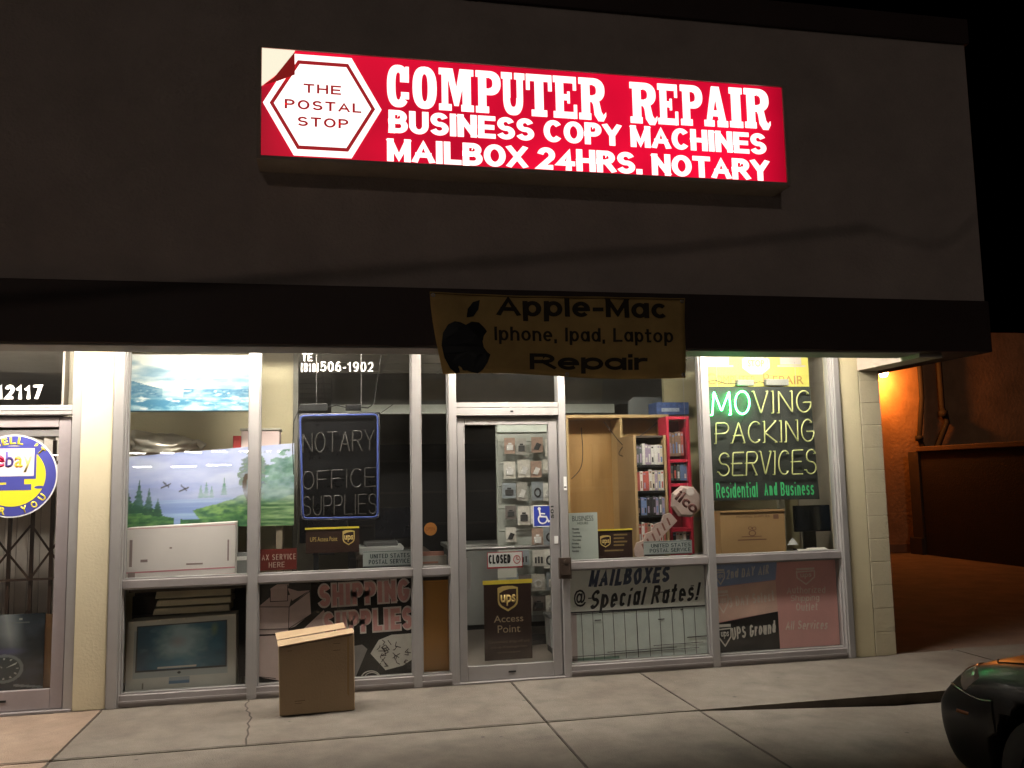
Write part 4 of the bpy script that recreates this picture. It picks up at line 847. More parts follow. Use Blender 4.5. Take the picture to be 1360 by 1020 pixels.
NB = lamp('blue_neon_tube', (.055, .09, .34), .06)
def inset(k): 
    cx = (A[0]+B_[0]+Cc[0]+Dd[0])/4; cz = (A[1]+B_[1]+Cc[1]+Dd[1])/4
    return [(x+(k if x < cx else -k), z_+(k if z_ < cz else -k)) for x, z_ in (A, B_, Cc, Dd)]
ring = []
ii = inset(.02)
for i in range(4):
    a, b, c = ii[i-1], ii[i], ii[(i+1) % 4]
    for p_ in ((b[0]+(a[0]-b[0])*.05, b[1]+(a[1]-b[1])*.05), (b[0]+(a[0]-b[0])*.012+(c[0]-b[0])*.012, b[1]+(a[1]-b[1])*.012+(c[1]-b[1])*.012), (b[0]+(c[0]-b[0])*.05, b[1]+(c[1]-b[1])*.05)): ring.append((p_[0], Yn, p_[1]))
m = MB(); m.tube(ring, .0072, 8, closed=True); m.build('border_tube', NB, t)
m = MB(); m.tube([(x*1, Yn+.022, z_) for x, _, z_ in [(p_[0]+(.012 if p_[0] > 0 else -.012), 0, p_[2]+(.012 if p_[2] > 1.6 else -.012)) for p_ in ring]], .006, 6, closed=True); m.build('outer_frame', mat('frame_grey', (.18, .18, .2), .4, .5), t)
for wd, cs in (('NOTARY', ((402, 576, 0), (497, 571, 0), (402, 601, 0), (497, 598, 0))), ('OFFICE', ((402, 627, 0), (499, 621, 0), (402, 650, 0), (499, 646, 0))), ('SUPPLIES', ((402, 660, 0), (500, 656, 0), (402, 685, 0), (500, 682, 0)))):
    neon_word(wd, [c[:2] for c in cs], Yn, .0052, DIMN, t)
m = MB(); a = r(398, 536, 435, 546, .12); m.box(a[0], a[1], .12, .17, a[2], a[3]); a = r(459, 537, 480, 545, .12); m.box(a[0], a[1], .12, .16, a[2], a[3]); m.build('transformer', BLACK, t, bevel=.006)
m = MB(); a = P(480, 541, .13); b = P(497, 536, .13); c = P(500, 510, .13); d = P(506, 472, .13)
m.tube([(a[0], .13, a[1]), ((a[0]+b[0])/2, .13, a[1]-.005), (b[0], .13, b[1]), (c[0], .13, c[1]), (d[0], .13, d[1]), (d[0]+.01, .13, 2.74)], .004, 6)
a = P(398, 541, .13); b = P(394, 560, .13); m.tube([(a[0], .13, a[1]), (a[0]-.02, .12, a[1]-.05), (b[0]-.02, .12, b[1]), (b[0]-.03, .12, b[1]-.2), (b[0]-.02, .12, b[1]-.42)], .004, 6)
a = P(435, 541, .13); b = P(459, 541, .13); m.tube([(a[0], .13, a[1]), ((a[0]+b[0])/2, .13, a[1]+.018), (b[0], .13, b[1])], .004, 6)
a = P(505, 549, .13); b = P(522, 537, .13); m.tube([(a[0], .13, a[1]), (b[0], .16, b[1])], .003, 6)
m.build('cable', BLACK, t)
m = MB()
for px in (420, 480): a = P(px, 549, Yn); m.tube([(a[0], Yn+.036, a[1]), (a[0], Yn+.036, 2.74)], .002, 5)
m.build('hanging_chain', STEEL, t)
# MOVING PACKING SERVICES
Yn = .09
A, B_, Cc, Dd = P(949, 665, Yn), P(1091, 663, Yn), P(1078, 513, Yn), P(936, 513, Yn)
t = thing('moving_neon_sign', 'neon MOVING PACKING SERVICES sign, only its first two letters lit green', 'neon sign', ((A[0]+B_[0])/2, Yn, A[1]))
m = MB(); m.prism([A, B_, Cc, Dd], Yn+.03, Yn+.042); m.build('back_board', mat('black_board_paint', (.026, .03, .026), .55), t)
NYG = mat('unlit_neon_yellow', (.50, .52, .22), .25, 0, .05); NLIT = lamp('lit_green_neon', (.10, 1, .26), 34)
neon_word('MOVING', [(946, 520), (1076, 519), (946, 551), (1077, 547)], Yn, .0066, [NLIT, NLIT, NYG, NYG, NYG, NYG], t)
neon_word('PACKING', [(951, 562), (1080, 557), (951, 589), (1081, 586)], Yn, .0062, NYG, t)
neon_word('SERVICES', [(955, 602), (1084, 597), (954, 632), (1084, 629)], Yn, .0062, NYG, t)
GRN = mat('green_letters', (.06, .50, .18), .5)
bold('Residential', r(953, 641, 1008, 661, Yn), Yn+.028, GRN, t, 'lettering', .125, .13); bold('And', r(1017, 641, 1034, 658, Yn), Yn+.028, GRN, t, 'lettering', .125, .13); bold('Business', r(1039, 640, 1083, 658, Yn), Yn+.028, GRN, t, 'lettering', .125, .13)
m = MB(); a = r(979, 506, 1001, 512, .11); m.box(a[0], a[1], .10, .15, a[2], a[3]+.01); a = r(1017, 505, 1047, 512, .11); m.box(a[0], a[1], .10, .15, a[2], a[3]+.01); m.build('transformer', mat('transformer_grey', (.22, .22, .2), .5), t, bevel=.005)
m = MB(); a = P(938, 507, .11); b = P(965, 509, .11); c = P(979, 509, .11); m.tube([(a[0], .11, a[1]), (a[0]+.08, .11, a[1]+.015), (b[0], .11, b[1]-.005), (c[0], .11, c[1])], .004, 6); a = P(1001, 509, .11); b = P(1017, 509, .11); m.tube([(a[0], .11, a[1]), ((a[0]+b[0])/2, .11, a[1]+.015), (b[0], .11, b[1])], .004, 6)
a = P(985, 507, .13); b = P(1000, 560, .07); m.tube([(a[0]-.06, .115, 1.98), (a[0], .105, 2.1), (a[0]+.07, .11, 2.32)], .003, 6); m.build('cable', BLACK, t)
m = MB()
for px in (955, 1060): a = P(px, 513, Yn); m.tube([(a[0], Yn+.036, a[1]), (a[0], Yn+.036, 2.74)], .002, 5)
m.build('hanging_chain', STEEL, t)
# yellow poster above
Yy = .2; A, B_ = P(931, 513, Yy), P(1075, 512, Yy)
t = thing('yellow_poster', 'yellow computer repair poster with hexagon emblem above the green neon sign', 'poster', ((A[0]+B_[0])/2, Yy, A[1]-.02))
bx(A[0], B_[0], Yy+.001, Yy+.008, A[1]-.02, 2.70).build('sheet', mat('yellow_print', (.50, .46, .10), .6, 0, .06, 3), t)
q = r(938, 496, 1067, 509, Yy); INK = mat('brown_red_ink', (.33, .17, .05), .6); text('C', (q[0], q[0]+.085, q[2]-.012, q[3]+.002), Yy, INK, t, 'lettering', .0)
text('OMPUTER', (q[0]+.09, q[0]+.47*(q[1]-q[0])+.03, q[2]-.008, q[3]-.02), Yy, INK, t, 'lettering', .0); text('R', (q[0]+.58*(q[1]-q[0]), q[0]+.58*(q[1]-q[0])+.08, q[2]-.012, q[3]+.002), Yy, INK, t, 'lettering', .0); text('EPAIR', (q[0]+.66*(q[1]-q[0])+.02, q[1], q[2]-.008, q[3]-.02), Yy, INK, t, 'lettering', .0)
a = P(1004, 483, Yy); m = MB(); hx = [(a[0]+.145*math.cos(rad(22.5+45*i)), a[1]+.105*math.sin(rad(22.5+45*i))) for i in range(8)]; m.prism(hx, Yy-.001, Yy+.0008); m.build('emblem_plate', mat('emblem_white', (.5, .5, .43), .6), t)
m = MB(); hx2 = [(a[0]+.128*math.cos(rad(22.5+45*i)), a[1]+.09*math.sin(rad(22.5+45*i))) for i in range(8)]; hx3 = [(a[0]+.123*math.cos(rad(22.5+45*i)), a[1]+.086*math.sin(rad(22.5+45*i))) for i in range(8)]
for i in range(8): m.prism([hx2[i], hx2[(i+1) % 8], hx3[(i+1) % 8], hx3[i]], Yy-.0015, Yy-.0011)
m.build('emblem_outline', mat('emblem_ink2', (.3, .25, .1), .6), t)
text('STOP', r(993, 478, 1015, 487, Yy), Yy-.0012, mat('emblem_ink2', (.3, .25, .1)), t, 'emblem_lettering', .02); text('POSTAL', r(989, 467, 1019, 475, Yy), Yy-.0012, mat('emblem_ink2', (.3, .25, .1)), t, 'emblem_lettering', .02)
m = MB()
for px in (956, 1052): a = r(px-16, 473, px+12, 486, Yy); m.box(a[0], a[1], Yy-.001, Yy+.0008, a[2]+.012, a[3]+.03); m.box(a[0]-.03, a[1]+.04, Yy-.0008, Yy+.0008, a[2]-.008, a[2]+.006)
m.build('printed_computer', mat('print_lilac', (.45, .40, .36), .6), t)

# =================================================================== SMALL SIGNS AND CLUTTER IN THE WINDOWS
DESK = mat('dark_desk_wood', (.06, .045, .035), .5, 0, .2, 4)
q = r(341, 729, 394, 757, .03); t = decal('fax_sign', 'dark red FAX SERVICE HERE sign standing on the window rail', 'sign', q, .03)
bx(q[0], q[1], .028, .034, q[2], q[3]).build('red_card', mat('fax_red', (.16, .022, .015), .5, 0, .08), t); FI = mat('fax_ink', (.62, .48, .40), .6)
bold('FAX SERVICE', r(343, 736, 393, 743.5, .027), .0278, FI, t, 'lettering', .13, .2); bold('HERE', r(357, 746.5, 378, 753.5, .027), .0278, FI, t, 'lettering', .13, .2)
q = r(406, 701, 477, 734, .09); t = decal('courier_sign', 'dark brown courier Access Point sign with gold top bar below the notary neon', 'sign', q, .09)
bx(q[0], q[1], .09, .1, q[2], q[3]).build('brown_board', UBR, t); a = r(405, 700, 477, 702.5, .085); bx(a[0], a[1], .084, .0895, a[2], a[3]).build('gold_bar', mat('bright_gold', (.7, .5, .06)), t)
shield(r(455, 704, 471, 724, .089), .0897, t, mat('pale_gold', (.6, .4, .15)), UBR); text('UPS Access Point', r(412, 713, 448, 719, .089), .0897, mat('pale_gold', (.6, .4, .15)), t, 'lettering', 0)
bx(q[0]+.06, q[0]+.10, .1, .2, .84, q[2]+.1).build('stand', BLACK, t)
PST = mat('postal_grey', (.40, .44, .42), .6, 0, .06); PIN = mat('postal_ink', (.035, .05, .06), .6)
def postal(px, lab, Y=.035):
    q = r(*px, Y); t = decal('postal_sign', lab, 'sign', q, Y); bx(q[0], q[1], Y, Y+.006, q[2], q[3]).build('card', PST, t); W, H = q[1]-q[0], q[3]-q[2]
    bold('UNITED STATES', (q[0]+.15*W, q[0]+.97*W, q[2]+.52*H, q[2]+.80*H), Y-.0002, PIN, t, 'lettering', .19, .14); bold('POSTAL SERVICE', (q[0]+.12*W, q[0]+.97*W, q[2]+.16*H, q[2]+.44*H), Y-.0002, PIN, t, 'lettering', .19, .14)
    fr = MB(); fr.box(q[0]+.01*W, q[0]+.99*W, Y-.001, Y-.0002, q[2]+.02*H, q[2]+.05*H); fr.box(q[0]+.01*W, q[0]+.99*W, Y-.001, Y-.0002, q[2]+.93*H, q[2]+.96*H); fr.build('printed_rule', PIN, t)
postal((482, 731, 546, 752), 'grey postal service sign beside the brown courier sign under the notary neon')
postal((855, 718, 919, 736), 'grey postal service sign under the hexagon key sign', .035)
q = r(563, 694, 580, 711, .02); t = thing('orange_sticker', 'round orange sticker on the narrow pane beside the door', 'sticker', ((q[0]+q[1])/2, 0, q[2]))
m = MB(); m.disc((q[0]+q[1])/2, (q[2]+q[3])/2, (q[1]-q[0])/2, .0038, .0052); m.build('disc', mat('orange_print', (.62, .25, .06), .6), t); text('OPEN', r(565.5, 700, 577.5, 704.5, 0), .0036, mat('orange_ink', (.35, .12, .03), .6), t, 'lettering', 0)
q = r(557, 733, 595, 746, .06); t = thing('card_tray', 'small white card tray on the rail of the narrow pane', 'tray', ((q[0]+q[1])/2, .08, q[2]))
m = MB(); m.box(q[0], q[1]-.01, .06, .14, .906, q[3]-.03); m.build('tray', mat('tray_white', (.5, .47, .42), .6), t, bevel=.003); m = MB(); m.box(q[0]+.015, q[1]-.03, .075, .13, q[3]-.03, q[3]); m.box(q[0]+.02, q[1]-.08, .058, .0598, .93, .945); m.build('card', mat('card_salmon', (.55, .28, .22), .7), t)
# desk and machines behind
t = thing('office_desk', 'dark office desk deep inside behind the notary neon', 'desk', (.4, 1.5, 0)); bx(.2, .9, 1.2, 2.0, .88, .92).build('top', DESK, t)
for x, y in ((.22, 1.22), (.84, 1.22), (.22, 1.94), (.84, 1.94)): bx(x, x+.04, y, y+.04, .004, .88).build('leg', DESK, t)
t = thing('grey_printer', 'pale grey printer on the desk below the notary neon', 'printer', (.45, 1.3, .92)); q = r(477, 713, 536, 728, 1.25); m = MB(); m.box(q[0], q[1], 1.25, 1.6, .92, .99); m.build('body', mat('printer_grey', (.33, .33, .32), .5), t, bevel=.01); bx(q[0]+.05, q[1]-.05, 1.27, 1.5, .991, 1.03).build('lid', mat('printer_dark', (.08, .08, .08), .4), t, bevel=.008)
for px, Y, lab in ((430, 1.45, 'dark monitor on the desk behind the notary neon'), (528, 1.7, 'dark monitor on the desk near the narrow pane')):
    a = P(px, 700, Y); t = thing('dark_monitor', lab, 'monitor', (a[0], Y, .92)); bx(a[0]-.22, a[0]+.22, Y, Y+.03, 1.03, 1.33).build('screen', mat('dark_screen', (.01, .01, .012), .2), t, bevel=.004); bx(a[0]-.03, a[0]+.03, Y+.01, Y+.05, .93, 1.03).build('neck', BLACK, t); bx(a[0]-.1, a[0]+.1, Y-.05, Y+.1, .92, .93).build('foot', BLACK, t)
# pegboard panel beside the door
q = r(557, 767, 595, 908, .05); t = thing('pegboard', 'tall brown perforated board behind the narrow lower pane beside the door', 'board', ((q[0]+q[1])/2, .06, .05))
PEG = mat('pegboard_brown', (.62, .30, .07), .6, 0, .12, 4); PEGH = mat('peg_hole', (.03, .012, .004), .8)
m = MB(); px0, px1, pz0, pz1 = .66, .92, .086, .83; m.box(px0, px1, .05, .056, pz0, pz1); m.build('panel', PEG, t)
m = MB()
for i in range(13):
    for j in range(37):
        x, z_ = px0+.012+i*.0195, pz0+.02+j*.0198; m.prism([(x+.0048*math.cos(k), z_+.0048*math.sin(k)) for k in (0, 1.05, 2.1, 3.14, 4.19, 5.24)], .0490, .0499)
m.build('holes', PEGH, t)
bx(px0, px1, .044, .049, pz1-.03, pz1).build('top_batten', DESK, t)
# SHIPPING SUPPLIES painted panel
Ys = .03; t = thing('painted_sign', 'black painted SHIPPING SUPPLIES panel with pink parcels in the lower window', 'sign', (0, Ys, .09))
bx(-.555, .60, Ys, Ys+.006, .09, .843).build('panel', mat('painted_black', (.02, .018, .015), .6, 0, .25, 3), t)
m = MB(); q = r(340, 775, 418, 930, Ys)
bx(-.553, P(413, 800, Ys)[0], Ys-.0008, Ys-.0002, .60, .842).build('grey_field', mat('painted_grey', (.10, .095, .085), .7, 0, .3, 4), t)
PINK = mat('painted_pink', (.76, .60, .57), .75, 0, .12, 4); PINK2 = mat('painted_pink_shade', (.70, .54, .51), .75, 0, .12, 4); INKB = mat('paint_line', (.06, .045, .045), .8)
def pp(*pts): return [P(x, y, Ys) for x, y in pts]
m = MB()
for k, pts in enumerate((((339, 845), (383, 843), (383, 906), (338, 898)), ((383, 843), (400, 838), (430, 810), (436, 826), (400, 905), (383, 906)), ((343, 806), (384, 806), (383, 841), (341, 843)), ((343, 806), (360, 792), (388, 790), (384, 806)), ((384, 806), (411, 784), (413, 815), (392, 832), (383, 835)), ((359, 782), (382, 781), (382, 798), (359, 799)), ((359, 782), (368, 776), (384, 775), (382, 781)), ((382, 781), (396, 785), (411, 784), (388, 798)))):
    m.prism(pp(*pts), Ys-.0016-.0002*k, Ys-.001, k % 2)
m.build('painted_parcels', [PINK, PINK2], t)
m = MB()
for k, pts in enumerate((((343, 806), (384, 806), (413, 784)), ((384, 806), (383, 843)), ((341, 843), (383, 842)), ((340, 836), (383, 835)), ((359, 799), (382, 798), (382, 777)), ((359, 799), (359, 784)), ((383, 835), (425, 808)), ((383, 842), (383, 905)), ((338, 898), (366, 901)))):
    stroke(m, pp(*pts), .005, Ys-.0036-.0001*k, Ys-.003)
m.build('painted_outline', INKB, t)
SPK = mat('painted_letter_pink', (.80, .42, .40), .7, 0, .15, 8); SWH = mat('painted_letter_edge', (.86, .76, .72), .7, 0, .1, 8)
for wd, px in (('SHIPPING', (424, 773, 543, 804)), ('SUPPLIES', (430, 810, 547, 841))):
    tl, tr, bl_, br = P(px[0], px[1]+5, Ys), P(px[2], px[1]-4, Ys), P(px[0], px[3]+1, Ys), P(px[2], px[3]-6, Ys)
    box = (tl[0], tr[0], (bl_[1]+br[1])/2, (tl[1]+tr[1])/2)
    o1 = bold(wd, (box[0]-.014, box[1]+.014, box[2]-.014, box[3]+.014), Ys-.0008, SWH, t, 'letter_edge', .36, .0, rot=1.2)
    o2 = bold(wd, box, Ys-.0026, SPK, t, 'lettering', .22, .13, rot=1.2)
WPN = mat('painted_white', (.78, .76, .70), .75, 0, .15, 7)
m = MB(); m.prism(pp((492, 868), (503, 850), (520, 843), (547, 841), (547, 876), (535, 884), (512, 890), (503, 880)), Ys-.0012, Ys-.0006); m.build('painted_foam_bag', WPN, t)
m = MB(); random.seed(11); k = 0
for i in range(26):
    x, y = random.uniform(504, 543), random.uniform(848, 882)
    if (x-503)*.3+848 > y+8: continue
    pts = [(x, y), (x+random.uniform(-5, 5), y+random.uniform(2, 6)), (x+random.uniform(-6, 6), y+random.uniform(4, 9))]; stroke(m, pp(*pts), .0055, Ys-.0022-.00005*i, Ys-.0013)
m.build('painted_squiggles', INKB, t)
m = MB(); a = P(492, 900, Ys); m.band(a[0], a[1], .075, .055, .066, .047, 0, 360, Ys-.0014, Ys-.0006); m.band(a[0]+.008, a[1]+.004, .055, .038, .048, .031, 0, 360, Ys-.0015, Ys-.0006); m.build('painted_tape_roll', WPN, t)
m = MB(); m.prism(pp((470, 858), (481, 856), (488, 862), (472, 900), (466, 900)), Ys-.0012, Ys-.0006); m.build('painted_tube', mat('painted_dull_grey', (.34, .32, .31), .8, 0, .2, 9), t)
# cardboard box on the pavement
t = thing('cardboard_box', 'plain brown taped cardboard box standing on the pavement before the window', 'box', (-.10, -.55, 0))
A, B_ = (-.362, -.655), (.147, -.60); hgt = .512; dv = Vector((B_[0]-A[0], B_[1]-A[1], 0)); Wd = dv.length; dv.normalize(); nv = Vector((-dv.y, dv.x, 0)); D_ = .235
def bp_(u, v, z_): p = Vector((A[0], A[1], 0))+dv*u+nv*v; return (p.x, p.y, z_)
m = MB(); b8 = [bp_(0, 0, .012), bp_(Wd, 0, .003), bp_(Wd-.01, D_, .003), bp_(.01, D_, .004), bp_(-.012, .004, hgt-.045), bp_(Wd-.004, .004, hgt+.012), bp_(Wd-.008, D_-.01, hgt+.012), bp_(0, D_-.01, hgt-.03)]
m.add(b8, [(0, 1, 5, 4), (1, 2, 6, 5), (2, 3, 7, 6), (3, 0, 4, 7), (3, 2, 1, 0), (4, 5, 6, 7)]); o = m.build('carton', BOARD, t, bevel=.007)
m = MB(); m.add([bp_(-.014, .0, hgt-.040), bp_(Wd-.004, .0, hgt+.017), bp_(Wd-.004, .105, hgt+.032), bp_(-.016, .110, hgt-.018), bp_(-.014, .0, hgt-.035), bp_(Wd-.004, .0, hgt+.022), bp_(Wd-.004, .105, hgt+.037), bp_(-.016, .110, hgt-.013)], [(0, 1, 5, 4), (1, 2, 6, 5), (2, 3, 7, 6), (3, 0, 4, 7), (4, 5, 6, 7), (3, 2, 1, 0)]); m.build('front_flap', BOARD, t, bevel=.002)
m = MB(); m.add([bp_(-.016, .116, hgt-.014), bp_(Wd-.05, .116, hgt+.036), bp_(Wd-.05, D_+.02, hgt+.052), bp_(-.022, D_+.025, hgt+.012), bp_(-.016, .116, hgt-.009), bp_(Wd-.05, .116, hgt+.041), bp_(Wd-.05, D_+.02, hgt+.057), bp_(-.022, D_+.025, hgt+.017)], [(0, 1, 5, 4), (1, 2, 6, 5), (2, 3, 7, 6), (3, 0, 4, 7), (4, 5, 6, 7), (3, 2, 1, 0)]); m.build('back_flap', BOARD, t, bevel=.002)
m = MB()                                                  # worn print and scuffs on the front
for (u, v, w_, h_) in ((.10, .10, .07, .004), (.10, .085, .05, .003), (.36, .42, .05, .05), (.05, .44, .03, .03)):
    a0_ = [bp_(u, -.0035+.007*v*0, v), bp_(u+w_, -.0035, v), bp_(u+w_, -.0035, v+h_), bp_(u, -.0035, v+h_)]
    if h_ < .01: m.add(a0_, [(0, 1, 2, 3)])
    else:
        for e_ in (0, h_-.004): m.add([bp_(u, -.0035, v+e_), bp_(u+w_, -.0035, v+e_), bp_(u+w_, -.0035, v+e_+.004), bp_(u, -.0035, v+e_+.004)], [(0, 1, 2, 3)])
m.build('faint_print', mat('box_print', (.17, .115, .07), .9), t)
TAPE = mat('brown_tape', (.36, .24, .12), .25, 0, .05, coat=.3)
m = MB(); m.add([bp_(Wd-.055, -.003, hgt*.99), bp_(Wd-.04, -.003, hgt*.995), bp_(Wd-.04, -.003, .10), bp_(Wd-.055, -.003, .12)], [(0, 1, 2, 3)]); m.build('tape', TAPE, t)

# =================================================================== DOOR VIEW: display rack, counter
YR = 1.5
q = r(667, 574, 737, 872, YR)
t = thing('display_rack', 'tall grey wire display rack of packaged accessories behind the door glass', 'rack', ((q[0]+q[1])/2, YR, 0))
RK = mat('rack_grey', (.38, .40, .36), .5, .2, .08)
bx(q[0]-.02, q[1]+.02, YR+.03, YR+.05, .25, q[3]).build('back_panel', RK, t); bx(q[0]-.03, q[1]+.03, YR-.01, YR+.06, q[3], q[3]+.12).build('top_sign', mat('rack_header', (.66, .72, .65), .6), t, bevel=.003)
m = MB()
for x in (q[0]-.03, q[1]+.03): m.tube([(x, YR+.04, .0), (x, YR+.04, q[3]+.1)], .012, 8)
m.build('upright', RK, t); m = MB(); m.box(q[0]-.05, q[1]+.05, YR-.18, YR+.12, .004, .05); m.build('base', BLACK, t, bevel=.005)
bars = MB()
for k in range(9): bars.tube([(q[0]-.03, YR+.02, .42+k*.22), (q[1]+.03, YR+.02, .42+k*.22)], .005, 6)
bars.build('cross_wire', RK, t)
random.seed(21); PK = [mat('pack_%d' % i, c, .3, 0, .25, 22) for i, c in enumerate(((.52, .50, .45), (.34, .33, .30), (.16, .14, .13), (.66, .65, .60), (.34, .24, .19), (.26, .29, .31)))]
PW = mat('pack_item', (.85, .84, .82), .25, .3, .2, 30); PD = mat('pack_dark_item', (.05, .05, .05), .4)
rows = ['top', 'second', 'third', 'fourth', 'fifth', 'sixth', 'seventh', 'eighth']; cols = ['first', 'second', 'third', 'fourth']
W_ = (q[1]-q[0])/4
for j in range(8):
    for i in range(4):
        if random.random() < .08: continue
        x = q[0]+(i+.5)*W_+random.uniform(-.012, .012); z1 = q[3]-.06-j*.22+random.uniform(-.015, .01); h = random.uniform(.13, .185); wd = random.uniform(.10, .135); y = YR-.05-random.uniform(0, .08)
        o = thing('hanging_pack', 'blister pack in the %s row of the display rack, %s from its dark edge' % (rows[j], cols[i]), 'package', (x, y, z1-h), 'packages hanging on the display rack')
        a = MB(); a.box(x-wd/2, x+wd/2, y, y+.004, z1-h, z1); a.box(x-.004, x+.004, y+.004, YR+.03, z1-.02, z1-.012); a.build('card', PK[random.randrange(6)], o)
        a = MB(); kind = random.randrange(4); zc = z1-h*.58; mm = PW if random.random() < .6 else PD
        if kind == 0: a.band(x, zc, wd*.32, h*.26, wd*.2, h*.16, 0, 360, y-.012, y, n=16)
        elif kind == 1: a.box(x-wd*.3, x+wd*.3, y-.018, y, zc-h*.2, zc+h*.14); a.box(x-wd*.15, x+wd*.15, y-.014, y, zc+h*.16, zc+h*.26)
        elif kind == 2:
            for d in (-.25, 0, .25): a.box(x+wd*d-.008, x+wd*d+.008, y-.014, y, zc-h*.24, zc+h*(.1+.1*random.random()))
        else: a.prism([(x-wd*.34, zc-h*.2), (x+wd*.1, zc-h*.26), (x+wd*.34, zc+h*.12), (x-wd*.05, zc+h*.22)], y-.016, y)
        a.build('item', mm, o, bevel=.002)
t = thing('shop_counter', 'grey shop counter standing beyond the display rack', 'counter', (1.75, 2.3, 0)); q = r(690, 790, 775, 870, 2.3)
bx(1.2, 3.2, 2.3, 2.8, .06, .86).build('front', mat('counter_grey', (.22, .22, .21), .6), t); bx(1.17, 3.23, 2.26, 2.85, .861, .90).build('top', mat('counter_top', (.35, .35, .33), .4), t, bevel=.005); bx(1.22, 3.18, 2.33, 2.78, .004, .059).build('kick_board', BLACK, t)
t = thing('grey_bin', 'grey bin with a dark lid on the floor inside the door', 'bin', (2.0, 1.0, 0)); q = r(729, 820, 745, 882, .9); m = MB(); m.prism([(q[0]+.01, .06), (q[1]+.08, .06), (q[1]+.1, q[3]), (q[0], q[3])], .85, 1.05); m.build('body', mat('bin_grey', (.3, .3, .29), .5), t, bevel=.01); bx(q[0]-.01, q[1]+.11, .84, 1.06, q[3], q[3]+.03).build('lid', mat('bin_lid', (.1, .1, .1), .5), t, bevel=.005); bx(q[0]+.02, q[1]+.08, .86, 1.04, .006, .06).build('foot', BLACK, t)
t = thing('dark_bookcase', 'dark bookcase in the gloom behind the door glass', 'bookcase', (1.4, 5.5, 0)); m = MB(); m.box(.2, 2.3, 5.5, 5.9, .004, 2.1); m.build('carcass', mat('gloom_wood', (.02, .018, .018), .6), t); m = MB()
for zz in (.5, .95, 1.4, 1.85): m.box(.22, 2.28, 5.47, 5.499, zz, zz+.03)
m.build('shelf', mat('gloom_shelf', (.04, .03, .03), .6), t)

# =================================================================== SECOND WIDE BAY
# plywood cabinet back with divider
YP = .85; q = r(752, 552, 930, 790, YP)
t = thing('plywood_cabinet', 'tall open plywood cabinet with two bays behind the window beside the door', 'cabinet', ((q[0]+q[1])/2, YP, 0))
PLY = mat('plywood', (.40, .235, .085), .55, 0, .12, 2.2, .1, 40, stretch=(6, 1, .5)); PLYE = mat('plywood_edge', (.46, .32, .15), .6, 0, .1, 5)
ct = q[3]; cl = P(753, 600, YP)[0]; bx(cl+.02, 3.12, YP+.28, YP+.30, .1, ct-.02).build('back_panel', PLY, t)
m = MB(); m.box(cl, 3.14, YP, YP+.30, ct-.019, ct+.01); m.build('top_board', PLYE, t, bevel=.002)
a = P(826, 600, YP); m = MB(); m.box(cl, cl+.02, YP, YP+.28, .0, ct-.02); m.box(a[0]-.012, a[0]+.012, YP, YP+.279, .1, ct-.02); m.box(3.12, 3.14, YP, YP+.28, .0, ct-.02); m.build('side_board', PLYE, t, bevel=.002)
bx(cl+.021, a[0]-.013, YP+.02, YP+.279, .86, .88).build('shelf', PLYE, t); bx(a[0]+.013, 3.119, YP+.02, YP+.279, .86, .88).build('shelf', PLYE, t)
# loose cords hanging across the cabinet
cd = thing('loose_cable', 'thin dark cords drooping in front of the plywood cabinet', 'cord', (2.3, .7, 1.4)); m = MB()
for pts in (((802, 560), (815, 577), (828, 592), (832, 590), (860, 572), (874, 560)), ((828, 592), (822, 602), (828, 606), (846, 606), (862, 593)), ((772, 568), (774, 600), (771, 622), (757, 638))):
    pq = [P(x, y, .72) for x, y in pts]; fine = []
    for i in range(len(pq)-1):
        p0, p1, p2, p3 = pq[max(i-1, 0)], pq[i], pq[i+1], pq[min(i+2, len(pq)-1)]
        for k in range(6):
            s_ = k/6; f_ = lambda A0, A1, A2, A3: .5*(2*A1+(A2-A0)*s_+(2*A0-5*A1+4*A2-A3)*s_*s_+(3*A1-A0-3*A2+A3)*s_**3); fine.append((f_(p0[0], p1[0], p2[0], p3[0]), .72, f_(p0[1], p1[1], p2[1], p3[1])))
    m.tube(fine, .0035, 6)
m.build('wire', BLACK, cd)
# blue box and dark case on the cabinet
q = r(872, 537, 915, 549, .9); t = thing('blue_carton', 'blue printed carton lying on top of the plywood cabinet', 'carton', ((q[0]+q[1])/2, 1.0, ct+.01)); bx(q[0], q[1], .9, 1.12, ct+.011, q[3]+.02).build('box', mat('blue_print', (.06, .11, .30), .5, 0, .5, 30), t, bevel=.003); bx(q[0]+.05, q[1]-.1, .897, .8995, ct+.04, ct+.075).build('printed_label', mat('blue_white_print', (.4, .48, .6), .5, 0, .4, 50), t)
q = r(838, 529, 905, 546, 1.05); t = thing('dark_case', 'dark grey equipment case on the plywood cabinet behind the blue carton', 'case', ((q[0]+q[1])/2, 1.2, ct+.01)); m = MB(); m.prism([(q[0], ct+.012), (q[1], ct+.012), (q[1]-.02, q[3]+.02), (q[0]+.06, q[3]+.02), (q[0], q[3]-.03)], 1.13, 1.15); m.box(q[0]+.05, q[1]-.1, 1.15, 1.2, ct+.012, q[3]-.02); m.build('case', mat('case_grey', (.09, .10, .10), .5), t, bevel=.005)
